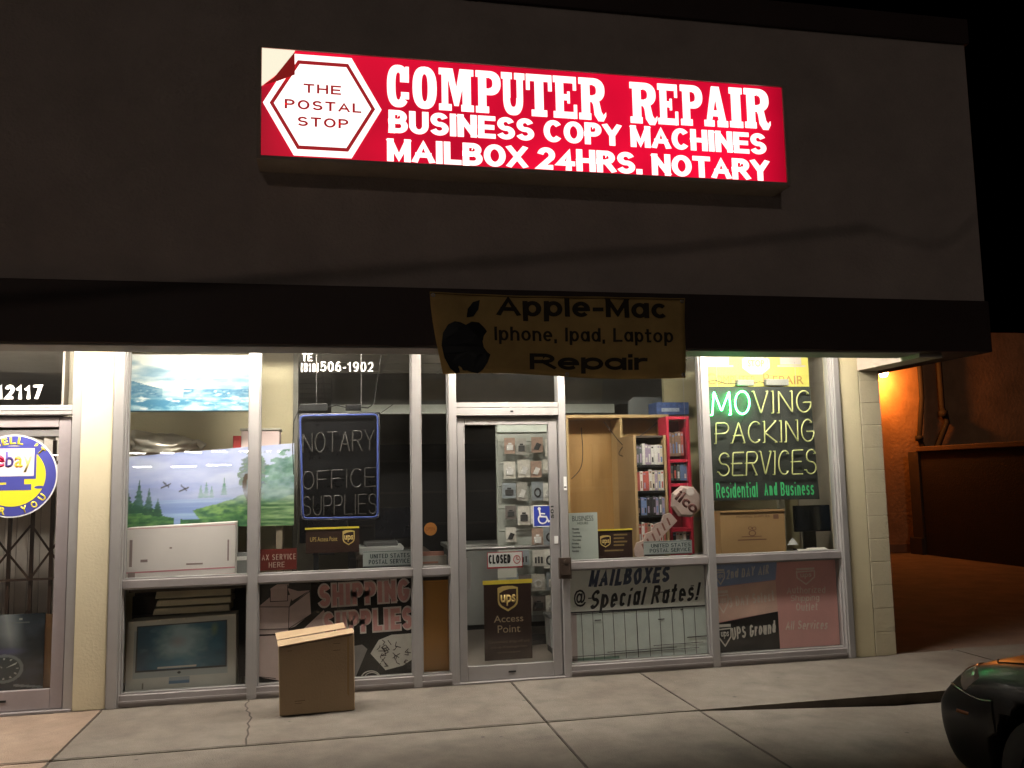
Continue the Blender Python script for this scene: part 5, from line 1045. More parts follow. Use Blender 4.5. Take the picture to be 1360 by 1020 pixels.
# wooden media rack with cases in four rows
Yd = .42; q = r(826, 583, 885, 738, Yd); xa = P(847, 650, Yd)[0]; xb = P(884, 650, Yd)[0]; zt = P(860, 581, Yd)[1]
t = thing('wooden_media_rack', 'narrow wooden media rack filled with disc cases beside the plywood cabinet', 'rack', ((xa+xb)/2, Yd, .0))
WD = mat('rack_wood', (.33, .22, .11), .55, 0, .15, 3, stretch=(4, 1, .6)); m = MB(); m.box(xa-.026, xa, Yd, Yd+.46, .62, zt+.02); m.box(xb, xb+.022, Yd, Yd+.46, .62, zt+.02); m.build('side_board', WD, t, bevel=.002)
bx(xa+.001, xb-.001, Yd+.02, Yd+.46, zt, zt+.019).build('top_board', DESK, t); bx(xa+.001, xb-.001, Yd+.44, Yd+.459, .62, zt-.001).build('back_board', DESK, t)
bx(xa+.001, xb-.001, Yd+.02, Yd+.43, .60, .619).build('base_board', DESK, t)
LV = [(587, 617), (622, 651.5), (657, 684), (692, 722)]; RW = ['top', 'second', 'third', 'lowest']
random.seed(5); CASES = {'white': (.55, .53, .50), 'grey': (.30, .29, .29), 'black': (.03, .03, .03), 'lilac': (.30, .24, .32), 'brown': (.25, .16, .11), 'cream': (.50, .44, .34), 'red': (.40, .10, .08), 'blue': (.14, .20, .36)}
CM = {k: mat('case_'+k, v, .35, 0, .2, 40) for k, v in CASES.items()}; ORD = ['first', 'second', 'third', 'fourth', 'fifth', 'sixth', 'seventh', 'eighth', 'ninth', 'tenth']
def cases(x0, x1, z0, z1, y, n, lab, pal, grp):
    wd = (x1-x0)/n
    for i in range(n):
        cn = random.choice(pal); xx = x0+i*wd; h = (z1-z0)*random.uniform(.86, .97)
        o = thing('disc_case', '%s disc case, %s along %s' % (cn, ORD[i], lab), 'disc case', (xx+wd/2, y, z0), grp); yy = y+random.uniform(0, .012)
        bx(xx+.0012, xx+wd-.0012, yy, yy+.12, z0, z0+h).build('case', CM[cn], o, bevel=.001)
        a = MB(); tz = z0+h*random.uniform(.35, .6); a.box(xx+wd*.25, xx+wd*.75, yy-.0012, yy-.0003, z0+h*.12, tz); a.box(xx+wd*.2, xx+wd*.8, yy-.0012, yy-.0003, z0+h*.84, z0+h*.93); a.build('spine_print', CM[random.choice(['black', 'white', 'red', 'blue', 'brown', 'lilac'])], o)
for k, (ya, yb) in enumerate(LV):
    z1 = P(865, ya, Yd)[1]; z0 = P(865, yb, Yd)[1]; bx(xa+.001, xb-.001, Yd+.01, Yd+.43, z0-.022, z0-.002).build('shelf', BLACK, t)
    cases(xa+.004, xb-.004, z0, z1-.004, Yd+.015, 9, 'the %s row of the wooden media rack' % RW[k], [['white', 'cream', 'white', 'lilac', 'grey'], ['white', 'lilac', 'red', 'cream', 'brown'], ['black', 'black', 'grey', 'lilac', 'blue'], ['grey', 'brown', 'red', 'white']][k], 'cases in the wooden media rack')
# red rack
Yr = .46; xa, xb = P(886, 600, Yr)[0], P(917, 600, Yr)[0]; zt = P(900, 553, Yr)[1]
t = thing('red_media_rack', 'tall bright red media rack with disc cases beside the wooden one', 'rack', ((xa+xb)/2, Yr, .0)); RR = mat('red_lacquer', (.50, .03, .06), .35, 0, .08)
m = MB(); m.box(xa, xa+.026, Yr, Yr+.2, .55, zt); m.box(xb-.026, xb, Yr, Yr+.2, .55, zt); m.build('side_board', RR, t, bevel=.002); bx(xa+.027, xb-.027, Yr+.19, Yr+.2, .55, zt-.03).build('back_board', mat('red_dark', (.16, .015, .02), .5), t)
m = MB()
for yp in (553, 610, 642, 702, 735): z_ = P(900, yp, Yr)[1]; m.box(xa+.0265, xb-.0265, Yr, Yr+.189, z_-.028, z_)
m.build('shelf', RR, t, bevel=.002)
for k, (ya, yb, n, pal) in enumerate(((572, 605.5, 5, ['white', 'red', 'brown', 'cream']), (612, 638, 5, ['grey', 'blue', 'lilac', 'black']), (705, 730, 5, ['cream', 'black', 'white']))):
    z1, z0 = P(900, ya, Yr)[1], P(900, yb, Yr)[1]; cases(xa+.03, xb-.03-(.02 if k == 0 else 0), z0, z1, Yr+.02, n, 'the %s filled row of the red media rack' % ('top', 'middle', 'lowest')[k], pal, 'cases in the red media rack')
# hexagon key sign (head and toothed blade)
Yk = .30; a = P(910, 666, Yk); t = thing('key_sign', 'pink silver key shaped sign with octagon head hanging behind the glass', 'sign', (a[0], Yk, .95))
KM = mat('key_silver', (.50, .38, .34), .3, .35, .25, 6); R = .145
def chamfer(pts, y, d, ins, name, mm, parent):
    cx = sum(p[0] for p in pts)/len(pts); cz = sum(p[1] for p in pts)/len(pts); n = len(pts); vs = []
    for yy, s_ in ((y, 1-ins), (y+d*.35, 1), (y+d, 1)): vs += [(cx+(x-cx)*s_, yy, cz+(z_-cz)*s_) for x, z_ in pts]
    fs = [list(range(n)), list(range(3*n-1, 2*n-1, -1))]
    for k in (0, n): fs += [(k+i, k+(i+1) % n, k+n+(i+1) % n, k+n+i) for i in range(n)]
    return MB().add(vs, fs).build(name, mm, parent)
oc = [(a[0]+R*math.cos(rad(15+45*i)), a[1]+R*math.sin(rad(15+45*i))) for i in range(8)]; hd_ = chamfer(oc, Yk-.05, .05, .16, 'head', KM, t)
m = MB(); m.disc(a[0]+.03, a[1]+.085, .037, Yk-.054, Yk-.0505); m.build('key_hole', mat('key_pale', (.55, .47, .44), .4), t)
b0 = P(893, 686, Yk); b1 = P(846, 735, Yk); dx, dz = b1[0]-b0[0], b1[1]-b0[1]; L_ = math.hypot(dx, dz); ux, uz = dx/L_, dz/L_; vx, vz = -uz, ux
pts = [(b0[0]+vx*.05, b0[1]+vz*.05), (b1[0]+vx*.05, b1[1]+vz*.05), (b1[0]+ux*.03, b1[1]+uz*.03)]
for i in range(9): s_ = 1-i/8; d = -.05-(.022 if i % 2 else -.004); pts.append((b0[0]+dx*s_+vx*d, b0[1]+dz*s_+vz*d))
MB().prism(pts, Yk-.03, Yk).build('blade', KM, t, bevel=.004)
text('ilco', (a[0]-.115, a[0]+.115, a[1]-.055, a[1]+.05), Yk-.0505, mat('key_ink', (.10, .03, .025), .5), t, 'lettering', .035, rot=-38)
m = MB()
for i in range(6): s_ = .12+i*.14; px_, pz_ = b0[0]+dx*s_, b0[1]+dz*s_; stroke(m, [(px_-vx*.03, pz_-vz*.03), (px_+vx*.025+ux*.02, pz_+vz*.025+uz*.02)], .016, Yk-.0312-.0001*i, Yk-.0302)
m.build('blade_print', mat('key_ink2', (.22, .09, .07), .5), t)
m = MB(); m.tube([(a[0]+.02, Yk-.02, a[1]+R-.01), (a[0]+.02, Yk-.02, 2.74)], .0015, 5); m.build('hanging_thread', STEEL, t)
# business hours, small courier sign, deck
t = thing('window_ledge', 'pale narrow ledge behind the rail of the windows beside the door', 'ledge', (2.5, .3, .86)); m = MB(); m.box(1.872, 3.083, .056, .40, .865, .885); m.build('board', mat('ledge_grey', (.22, .2, .18), .6), t); m = MB(); m.box(1.872, 1.9, .06, .1, .004, .865); m.box(3.05, 3.083, .06, .1, .004, .865); m.build('leg', DESK, t)
q = r(756, 681, 794, 737, .06); t = decal('hours_sign', 'pale business hours card standing at the window corner beside the door', 'sign', q, .06); bx(q[0], q[1], .06, .068, .886, q[3]).build('card', mat('hours_card', (.50, .55, .50), .6, 0, .05), t); HI = mat('hours_ink', (.10, .11, .11), .6)
text('BUSINESS', r(760, 685, 788, 692, .06), .0598, HI, t, 'lettering', 0); text('HOURS', r(767, 693, 781, 696.5, .06), .0598, HI, t, 'lettering', 0)
for k, d_ in enumerate(('Monday', 'Tuesday', 'Wednesday', 'Thursday', 'Friday', 'Saturday', 'Sunday')): z_ = 701+k*4.9; text(d_, r(760, z_, 760+len(d_)*1.2+2, z_+3.2, .06), .0598, HI, t, 'lettering', .02)
q = r(793, 703, 840, 736, .10); t = decal('courier_card', 'small dark brown courier card beside the business hours card', 'sign', q, .1); bx(q[0], q[1], .10, .11, .886, q[3]).build('brown_board', UBR, t); aa = r(793, 702.5, 840, 704.5, .097); bx(aa[0], aa[1], .094, .0995, aa[2], aa[3]).build('gold_bar', mat('bright_gold', (.7, .5, .06)), t); shield(r(797, 711, 811, 727, .1), .0997, t, mat('pale_gold', (.6, .4, .15)), UBR); m = MB()
for k in range(4): aa = r(815, 709+k*4.6, 833-(k % 2)*4, 711.2+k*4.6, .1); m.box(aa[0], aa[1], .0988, .0997, aa[2], aa[3])
aa = r(803, 730, 828, 732, .1); m.box(aa[0], aa[1], .0988, .0997, aa[2], aa[3]); m.build('small_print', mat('dim_gold_ink', (.22, .15, .06), .6), t)
q = r(737.2, 632, 740, 652, -.05); t = thing('stile_tag', 'small white tag on the mullion beside the door', 'tag', (1.84, -.062, 1.5)); q = r(748.5, 633, 752.5, 651, -.062); bx(q[0], q[1], -.066, -.0625, q[2], q[3]).build('plate', WHITE, t, bevel=.001); m = MB(); m.box(q[0]+.003, q[1]-.003, -.0668, -.0661, q[2]+.02, q[2]+.03); m.build('print', BLACK, t)

# MAILBOXES panel
Ym = .03; t = thing('painted_sign', 'grey painted panel reading MAILBOXES @ Special Rates over drawn mailbox doors', 'sign', (2.48, Ym, .09))
zs = P(850, 808, Ym)[1]
bx(1.884, 3.073, Ym, Ym+.006, .10, .843).build('panel', mat('panel_grey_paint', (.72, .80, .76), .7, 0, .14, 3, .1), t)
bx(1.886, 3.071, Ym-.0008, Ym-.0002, zs, .841).build('upper_field', mat('panel_buff_paint', (.82, .83, .77), .7, 0, .14, 2.5), t)
bx(1.886, 1.945, Ym-.0009, Ym-.0002, .102, zs-.002).build('pink_margin', mat('panel_pink_paint', (.55, .47, .46), .7, 0, .1), t)
BLK = mat('sign_writer_black', (.035, .035, .038), .6, 0, .3, 12); BLU = mat('sign_writer_blue', (.09, .11, .17), .65, 0, .3, 12)
bold('MAILBOXES', (P(783, 762, Ym)[0], P(889, 760, Ym)[0], P(835, 776.5, Ym)[1], P(835, 754.5, Ym)[1]), Ym-.001, BLU, t, 'lettering', .2, .13, shear=.22, rot=.6, jit=.004)
text('@', (P(762, 790, Ym)[0], P(778, 790, Ym)[0], P(770, 806, Ym)[1], P(770, 783, Ym)[1]), Ym-.001, BLK, t, 'lettering', .02)
bold('Special Rates!', (P(785, 790, Ym)[0], P(929, 790, Ym)[0], P(856, 803, Ym)[1], P(856, 779, Ym)[1]), Ym-.001, BLK, t, 'lettering', .18, .15, shear=.25, rot=1.6, jit=.004)
m = MB(); m.box(1.886, 3.071, Ym-.0024, Ym-.0012, zs-.012, zs)
for k, px in enumerate((772, 787, 800, 814, 829, 845, 861, 876, 892, 907, 922)):
    a = P(px, 815, Ym); b = P(px+5, 885, Ym); w_ = .006 if px in (845,) else .0035; stroke(m, [(a[0], zs-.013), (a[0]+.004, (zs+.1)/2), (a[0]+.006, .105)], w_, Ym-.0022-.00008*k, Ym-.0012)
stroke(m, [(1.888, .475), (2.4, .482), (3.069, .49)], .0045, Ym-.0034, Ym-.0026)
random.seed(8)
for k, (x, z_, L_) in enumerate(((2.05, .60, .05), (2.14, .70, .03), (2.62, .62, .14), (2.10, .42, .05), (2.65, .40, .05), (2.60, .19, .44), (2.9, .24, .18), (2.85, .47, .02), (2.2, .16, .6), (1.9, .14, 1.1), (2.95, .66, .025))): stroke(m, [(x, z_), (x+L_, z_+.012*L_)], .008 if L_ < .2 else .004, Ym-.0044-.0001*k, Ym-.0026)
m.build('painted_doors', BLK, t)
m = MB(); m.box(1.886, 2.3, Ym-.0009, Ym-.0002, .105, .125); m.build('mint_strip', mat('panel_mint', (.22, .33, .27), .7), t)

# =================================================================== END BAY: courier panels, carton, desk items
Yu = .03; t = thing('painted_sign', 'painted courier service panel in blue, orange, black and red behind the lowest end pane', 'sign', (3.73, Yu, .09)); x0, x1 = 3.164, 4.305; xm = P(1035, 800, Yu)[0]
bx(x0, x1, Yu, Yu+.006, .10, .842).build('panel', mat('panel_red', (.86, .45, .42), .7, 0, .10, 3, .1), t)
m = MB(); m.prism(pp((948, 745), (1032, 741), (1030, 770), (949, 780)), Yu-.0009, Yu-.0002); m.build('blue_field', mat('panel_blue', (.34, .42, .66), .7, 0, .2, 4), t)
m = MB(); m.prism(pp((949, 781), (1030, 771), (1033, 812), (951, 826)), Yu-.0010, Yu-.0002); m.build('orange_field', mat('panel_orange', (.90, .60, .50), .7, 0, .15, 4), t)
m = MB(); m.prism(pp((951, 828), (1033, 812), (1036, 862), (953, 876)), Yu-.0011, Yu-.0002); m.build('black_field', mat('panel_black', (.018, .016, .016), .6, 0, .2, 4), t)
WI = mat('sign_writer_white', (.80, .76, .70), .65, 0, .2, 14); PI = mat('sign_writer_peach', (.94, .78, .70), .65, 0, .15, 14)
def hand_shield(px, mm, word, y):
    q = r(*px, Yu); X0, X1, Z0, Z1 = q; W, H = X1-X0, Z1-Z0; m = MB()
    stroke(m, [(X0, Z1-.2*H), (X0+.02*W, Z0+.42*H), (X0+.5*W, Z0), (X0+.98*W, Z0+.42*H), (X1, Z1-.2*H), (X0, Z1-.24*H)], .011, y-.001, y-.0001); m.box(X0, X1, y-.0011, y-.0001, Z1-.13*H, Z1); m.build('painted_shield', mm, t)
    text(word, (X0+.2*W, X0+.82*W, Z0+.34*H, Z0+.66*H), y-.0002, mm, t, 'shield_lettering', .02)
hand_shield((951, 756, 962, 776), WI, 'ups', Yu-.0012); hand_shield((953, 784, 967, 814), PI, 'ups', Yu-.0012); hand_shield((954, 829, 971, 858), WI, 'ups', Yu-.0014); hand_shield((1058, 754, 1082, 776), PI, 'ups', Yu-.0004)
def slant(wd, a, b, h, mm, y, bo=.015, sh=.1):
    p0, p1 = P(*a, Yu), P(*b, Yu); ang = math.degrees(math.atan2(p1[1]-p0[1], p1[0]-p0[0])); Lx = math.hypot(p1[0]-p0[0], p1[1]-p0[1]); cx, cz = (p0[0]+p1[0])/2, (p0[1]+p1[1])/2
    bold(wd, (cx-Lx/2, cx+Lx/2, cz-h/2, cz+h/2), y, mm, t, 'lettering', .15 if bo < .018 else .19, .15, shear=sh, rot=ang, jit=.003)
slant('2nd DAY AIR', (965, 763), (1021, 756), .075, WI, Yu-.0012, sh=.25); slant('3 DAY Select', (968, 800), (1028, 791), .085, PI, Yu-.0013); slant('UPS Ground', (972, 842), (1030, 832), .10, WI, Yu-.0014, .02)
for wd, px in (('Authorized', (1045, 779, 1096, 789)), ('Shipping', (1050, 790, 1088, 799)), ('Outlet', (1057, 801, 1086, 812)), ('All Services', (1044, 824, 1099, 837))): slant(wd, (px[0], (px[1]+px[3])/2), (px[2], (px[1]+px[3])/2-1), (px[3]-px[1])/176, PI, Yu-.0004, .012, .12)
t2 = thing('end_ledge', 'pale ledge behind the rail of the end window carrying a carton', 'ledge', (3.7, .3, .86)); bx(3.152, 4.318, .056, .55, .865, .885).build('board', mat('ledge_grey', (.22, .2, .18)), t2); m = MB(); m.box(3.152, 3.18, .06, .1, .004, .865); m.box(4.29, 4.318, .06, .1, .004, .865); m.build('leg', DESK, t2)
q = r(957, 678, 1043, 727, .14); t = thing('brown_carton', 'brown printed carton standing on the end ledge under the green neon', 'carton', ((q[0]+q[1])/2, .2, .885)); bx(q[0], q[1], .14, .34, .886, q[3]).build('carton', mat('warm_cardboard', (.33, .20, .085), .85, 0, .08, 5, .1), t, bevel=.004); CI = mat('carton_ink', (.16, .075, .04), .8)
text('MOVING SUPPLIES', r(978, 684, 1022, 687.5, .14), .1398, CI, t, 'print', 0); m = MB(); aa = P(999, 705, .14); m.band(aa[0], aa[1]-.02, .035, .026, .027, .019, 0, 360, .1388, .1398); m.band(aa[0]-.018, aa[1]+.024, .02, .014, .014, .009, 0, 360, .1386, .1398); m.band(aa[0]+.02, aa[1]+.02, .02, .016, .014, .011, 0, 360, .1384, .1398)
for k, px in enumerate(((980, 716, 1018, 717.5), (985, 712, 1012, 713), (1027, 683, 1034, 689))): e = r(*px, .14); m.box(e[0], e[1], .1389, .1398, e[2], e[3])
m.build('printed_emblem', CI, t)
bx(q[0]-.001, q[1]+.001, .13, .139, q[3]-.012, q[3]+.004).build('flap', mat('warm_cardboard', (.33, .2, .085)), t, bevel=.002)
q = r(1056, 671, 1103, 706, .3); t = thing('black_monitor', 'small black monitor on a stand on the end ledge', 'monitor', ((q[0]+q[1])/2, .32, .885)); bx(q[0], q[1], .3, .34, q[2], q[3]).build('screen', mat('screen_black', (.012, .016, .022), .25), t, bevel=.006); cx = (q[0]+q[1])/2-.03; bx(cx-.06, cx+.06, .315, .34, .90, q[2]+.01).build('neck', BLACK, t); bx(cx-.12, cx+.12, .27, .42, .886, .9).build('foot', BLACK, t, bevel=.003); bx(q[0]+.012, q[1]-.012, .297, .2995, q[2]+.02, q[3]-.012).build('display', mat('display_black', (.015, .022, .032), .12), t)
t = thing('paper_sheets', 'loose white paper sheets lying on the end ledge before the monitor', 'paper', (4.1, .12, .885)); m = MB()
for k, (x, y, a_) in enumerate(((4.02, .10, .1), (4.14, .12, -.15), (4.22, .1, .05))): m.add([(x-.1+a_*.1, y-.03, .888+k*.004), (x+.08, y-.03, .888+k*.004), (x+.08, y+.08, .90+k*.01), (x-.1, y+.08, .90+k*.01), (x-.1+a_*.1, y-.03, .889+k*.004), (x+.08, y-.03, .889+k*.004), (x+.08, y+.08, .902+k*.01), (x-.1, y+.08, .902+k*.01)], [(0, 1, 5, 4), (1, 2, 6, 5), (2, 3, 7, 6), (3, 0, 4, 7), (4, 5, 6, 7), (3, 2, 1, 0)])
m.build('sheet', mat('white_paper', (.62, .60, .54), .8), t); a = P(1053, 719, .1); m = MB(); m.prism([(a[0]-.05, a[1]-.03), (a[0]+.05, a[1]-.03), (a[0]+.03, a[1]), (a[0], a[1]+.03), (a[0]-.03, a[1])], .10, .104); m.build('folded_card', WHITE, t)
# light partition at the end of the end bay
t = thing('end_partition', 'cream partition wall behind the green neon sign', 'partition', (3.8, 1.0, 0)); bx(3.16, 4.53, 1.0, 1.05, .004, 2.73).build('board', mat('interior_cream', (.44, .40, .24), .8), t); bx(4.30, 4.36, .95, .999, .004, 2.73).build('post', mat('interior_cream_trim', (.40, .38, .28), .7), t); bx(3.163, 4.29, .985, .999, 1.15, 1.18).build('rail', mat('interior_cream_trim', (.4, .38, .28)), t)

# =================================================================== NEIGHBOUR'S DOORWAY
GB = mat('gate_brown', (.06, .035, .025), .5, .3, .15); Yg = .16
t = thing('folding_gate', 'dark brown folding security gate behind the neighbouring glass door', 'gate', (-2.4, Yg, 0)); xs = [P(px, 730, Yg)[0] for px in (-76, -47, -17, 12, 42, 68, 96)]
for x in xs: bx(x-.012, x+.012, Yg-.008, Yg+.012, .02, 1.95).build('upright', GB, t)
m = MB(); z_ = P(50, 769, Yg)[1]; m.box(xs[0]-.05, xs[-1]+.02, Yg-.022, Yg-.009, z_-.008, z_+.008); k = 0
for base in (z_, z_+.62, z_-.62):
    for a, b in ((0, 2), (2, 4), (4, 6)):
        xm_ = xs[a+1]
        for (p0, p1) in (((xs[a], base+.0), (xm_, base+.20)), ((xm_, base+.20), (xs[b], base+.0)), ((xs[a], base+.40), (xm_, base+.20)), ((xm_, base+.2), (xs[b], base+.40))): stroke(m, [p0, p1], .016, Yg-.0245-.0006*(k % 8), Yg-.0232-.0006*(k % 8)+.002); k += 1
m.build('lattice', GB, t)
def watch(u, v):
    n = fbm(u*5, v*8); c = mixc(L3('#27313c'), L3('#0d1216'), n*1.2+u*.4-.2)
    beam = np.clip(1-np.abs(u-.40-.25*(1-v))*4, 0, 1)*np.clip((v-.35)*2.5, 0, 1); c = mixc(c, L3('#96a0a2'), beam*.8)
    c = mixc(c, L3('#3b3c66'), np.clip((np.exp(-((u-.45)/.3)**2-((v-.52)/.06)**2)-.3)*1.2, 0, 1))
    d = np.hypot((u-.40)*.62, v-.30)
    c = mixc(c, L3('#6c7a7c'), ((d < .185) & (d > .15)).astype(float)*.7); c = mixc(c, L3('#1a2426'), (d < .15).astype(float)*.8)
    ang = np.arctan2(v-.30, (u-.4)*.62); c = mixc(c, L3('#aab6b4'), ((d < .14) & (d > .115) & (np.abs((ang*6/math.pi) % 1-.5) > .40)).astype(float))
    c = mixc(c, L3('#c2cccb'), ((d < .12) & ((np.abs(ang-.5) < .07) | (np.abs(ang-2.4) < .06))).astype(float)); c = mixc(c, L3('#7a8789'), ((np.abs(v-.1+.1*(u-.4)) < .015) & (u > .55)).astype(float)*.8)
    c = mixc(c, L3('#8a8f86'), ((np.abs(v-.93) < .012) & (np.abs(u-.63) < .03)).astype(float)); c = mixc(c, L3('#5a605c'), ((np.abs(v-.885) < .008) & (np.abs(u-.63) < .14)).astype(float)*.7)
    return np.clip(c, 0, 1)**.65
q = r(-30, 816, 58, 933, .1); t = thing('watch_poster', 'dark blue poster of a wristwatch behind the neighbouring door glass', 'poster', ((q[0]+q[1])/2, .1, .1)); bx(q[0], q[1], .101, .106, .13, q[3]).build('backing', BLACK, t)
picture('printed_sheet', [(q[0], .1, .13), (q[1], .1, .13), (q[1], .1, q[3]), (q[0], .1, q[3])], watch, 100, 120, t, .35)
q = r(58, 815, 93, 933, .12); t = thing('wooden_board', 'plain brown wooden panel beside the wristwatch poster', 'panel', ((q[0]+q[1])/2, .12, .1)); bx(q[0]-.01, q[1]+.03, .108, .125, .13, q[3]).build('board', mat('brown_board', (.20, .11, .05), .6, 0, .25, 3, stretch=(8, 1, .4)), t); bx(q[0]+.16, q[0]+.168, .1055, .1078, .13, q[3]).build('seam', DARK, t)
t = thing('neighbour_curtain', 'grey vertical blind hanging behind the folding gate', 'blind', (-2.4, .5, 0)); m = MB()
for i in range(13): x = -3.1+i*.085; m.add([(x, .50, .02), (x+.07, .53, .02), (x+.07, .53, 2.0), (x, .50, 2.0), (x, .503, .02), (x+.07, .533, .02), (x+.07, .533, 2.0), (x, .503, 2.0)], [(0, 1, 2, 3), (4, 7, 6, 5), (0, 3, 7, 4), (1, 5, 6, 2), (3, 2, 6, 7), (0, 4, 5, 1)])
m.build('slats', mat('blind_grey', (.60, .54, .49), .7), t); bx(-3.12, -2.0, .49, .55, 2.0, 2.05).build('headrail', ALUD, t)

# =================================================================== ALLEY AT THE SIDE
t = thing('alley_building', 'rough stucco building across the side driveway lit orange by a wall lamp', 'building', (14, 8.3, 0))
AS = mat('alley_stucco', (.42, .23, .12), .9, 0, .4, 1.3, .9, 16); m = MB(); m.box(4.9, 30, 8.3, 8.6, 0, 4.35); m.build('wall', AS, t)
bx(4.9, 30, 8.27, 8.299, .0, .16).build('plinth', mat('alley_plinth', (.22, .14, .1), .9), t)
pi = thing('wall_pipe', 'dark vertical pipe with a bent foot on the orange lit wall', 'pipe', (12.3, 8.2, 2)); a0, a1 = P(1219, 440, 8.2), P(1221, 582, 8.2); a2 = P(1228, 600, 8.2); m = MB(); m.tube([(a0[0], 8.22, 4.3), (a0[0], 8.22, 3), (a1[0], 8.2, a1[1]), ((a1[0]*.4+a2[0]*.6), 8.18, a2[1]+.08), (a2[0], 8.16, 1.9), (a2[0], 8.16, .5)], .05, 10)
PM = mat('pipe_rust', (.022, .014, .010), .8); m.build('pipe', PM, pi); m = MB(); m.lathe([(.05, -.05), (.075, -.05), (.075, .05), (.05, .05)], (a1[0], 8.2, a1[1]), 'z', 14); m.build('coupling', PM, pi)
pi = thing('wall_pipe', 'darker pipe with a jog halfway, farther from the orange wall lamp', 'pipe', (13, 8.2, 2)); b0, b1, b2 = P(1247, 470, 8.2), P(1245, 548, 8.2), P(1243, 600, 8.2); m = MB(); m.tube([(b0[0], 8.22, 4.3), (b0[0], 8.22, b1[1]+.1), (b0[0]+.05, 8.2, b1[1]-.05), (b0[0]+.07, 8.2, b1[1]-.2), (b2[0], 8.2, b2[1]), (b2[0], 8.2, 1.0)], .055, 10); m.build('pipe', PM, pi); m = MB(); m.lathe([(.05, -.08), (.085, -.08), (.085, .04), (.05, .04)], (b0[0], 8.2, b1[1]), 'z', 14); m.build('coupling', PM, pi)
# low dark enclosure wall along the driveway
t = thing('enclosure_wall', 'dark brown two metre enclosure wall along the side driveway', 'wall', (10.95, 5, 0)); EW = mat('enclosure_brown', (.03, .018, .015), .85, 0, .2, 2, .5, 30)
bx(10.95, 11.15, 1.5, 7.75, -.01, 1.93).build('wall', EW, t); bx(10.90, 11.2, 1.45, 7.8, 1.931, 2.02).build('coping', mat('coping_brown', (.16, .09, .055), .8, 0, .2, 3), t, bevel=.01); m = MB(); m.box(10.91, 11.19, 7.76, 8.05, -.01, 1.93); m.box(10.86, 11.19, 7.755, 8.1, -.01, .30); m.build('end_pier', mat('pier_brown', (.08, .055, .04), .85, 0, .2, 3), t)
# wall lamp
lp = P(1166, 494, 8.0); LX, LZ = lp[0]+.2, lp[1]
t = thing('wall_lamp', 'lit orange wall lamp fixed high on the alley building', 'lamp', (LX, 8.2, LZ)); bx(LX-.10, LX+.10, 8.20, 8.299, LZ+.0, LZ+.2).build('mount', PM, t, bevel=.01); m = MB(); m.prism([(LX-.16, LZ+.06), (LX+.16, LZ+.06), (LX+.22, LZ+.20), (LX-.16, LZ+.20)], 7.92, 8.20); m.build('hood', PM, t, bevel=.01); m = MB(); m.lathe([(.0, -.10), (.06, -.085), (.085, -.03), (.09, .05)], (LX-.05, 8.04, LZ+.0), 'z', 18); m.build('bulb', lamp('sodium_bulb', (1, .62, .32), 50), t)
ld = bpy.data.lights.new('sodium_light', 'POINT'); ld.energy = 120; ld.color = (1, .30, .035); ld.shadow_soft_size = .08; lo = bpy.data.objects.new('sodium_light', ld); C.objects.link(lo); lo.parent = t; lo.location = (-.05, -.26, -.18)

# =================================================================== OVERHEAD CABLE behind the camera whose shadow lies across the wall
wall_pts = [(-.6, 2.96), (.82, 3.12), (2.55, 3.295), (4.15, 3.515), (4.3, 3.49), (4.45, 3.435), (4.70, 3.40), (4.93, 3.455), (5.19, 3.67)]
def along(p_, s_): return Vector((p_[0], FY, p_[1]))-SUNDIR*s_
t = thing('overhead_cable', 'thick overhead cable that throws its shadow across the upper wall', 'cable', (0, -12, 8)); base = [along(p_, 13.5) for p_ in wall_pts]
ext = [base[0]+(base[0]-base[1])*6]+base[:4]; m = MB(); m.tube(ext, .026, 8); m.tube([base[0]+(base[0]-base[1])*6+Vector((0, .05, -.1)), base[1]+Vector((0, .06, -.035)), base[2]+Vector((0, .05, -.02)), base[3]], .016, 8); m.build('cable_bundle', RUBBER, t)
fine = []
b_ = base[3:]+[base[-1]+(base[-1]-base[-2])*4]
for i in range(len(b_)-1):
    p0, p1, p2, p3 = b_[max(i-1, 0)], b_[i], b_[i+1], b_[min(i+2, len(b_)-1)]
    for k in range(6): s_ = k/6; fine.append(.5*(2*p1+(p2-p0)*s_+(2*p0-5*p1+4*p2-p3)*s_*s_+(3*p1-p0-3*p2+p3)*s_**3))
m = MB(); m.tube(fine, .013, 8); m.build('drop_wire', RUBBER, t)

# =================================================================== LIT ARCADE ACROSS THE LOT (seen only as rows of lights reflected in the glass)
t = thing('far_arcade', 'long open arcade across the parking lot, its lamps mirrored in the shop glass', 'building', (-8, -37, 0)); ARC = mat('arcade_paint', (.10, .09, .08), .8)
bx(-30, 14, -41, -36.5, 3.25, 3.6).build('roof', ARC, t); bx(-30, 14, -41.3, -41, -.14, 3.25).build('wall', ARC, t)
for i in range(9): x = -30+i*5.4; bx(x, x+.3, -37, -36.7, -.14, 3.249).build('post', ARC, t)
LA = lamp('arcade_tube', (1, .93, .85), 40)
n_ = ['first', 'second', 'third', 'fourth', 'fifth', 'sixth', 'seventh', 'eighth', 'ninth', 'tenth', 'eleventh', 'twelfth', 'thirteenth', 'fourteenth', 'fifteenth', 'sixteenth']
for i in range(12):
    x = -17.2+i*1.27; o = thing('arcade_light', 'tube light under the far arcade roof, %s of its front row' % n_[i], 'light', (x, -37, 3.1), 'lights of the far arcade')
    m = MB(); m.tube([(x, -37.2, 3.13), (x+.55, -38.4, 3.13)], .035, 8); m.build('tube', LA, o); m = MB(); m.box(x-.02, x+.06, -37.3, -37.22, 3.17, 3.249); m.box(x+.48, x+.56, -38.4, -38.32, 3.17, 3.249); m.build('holder', ARC, o)
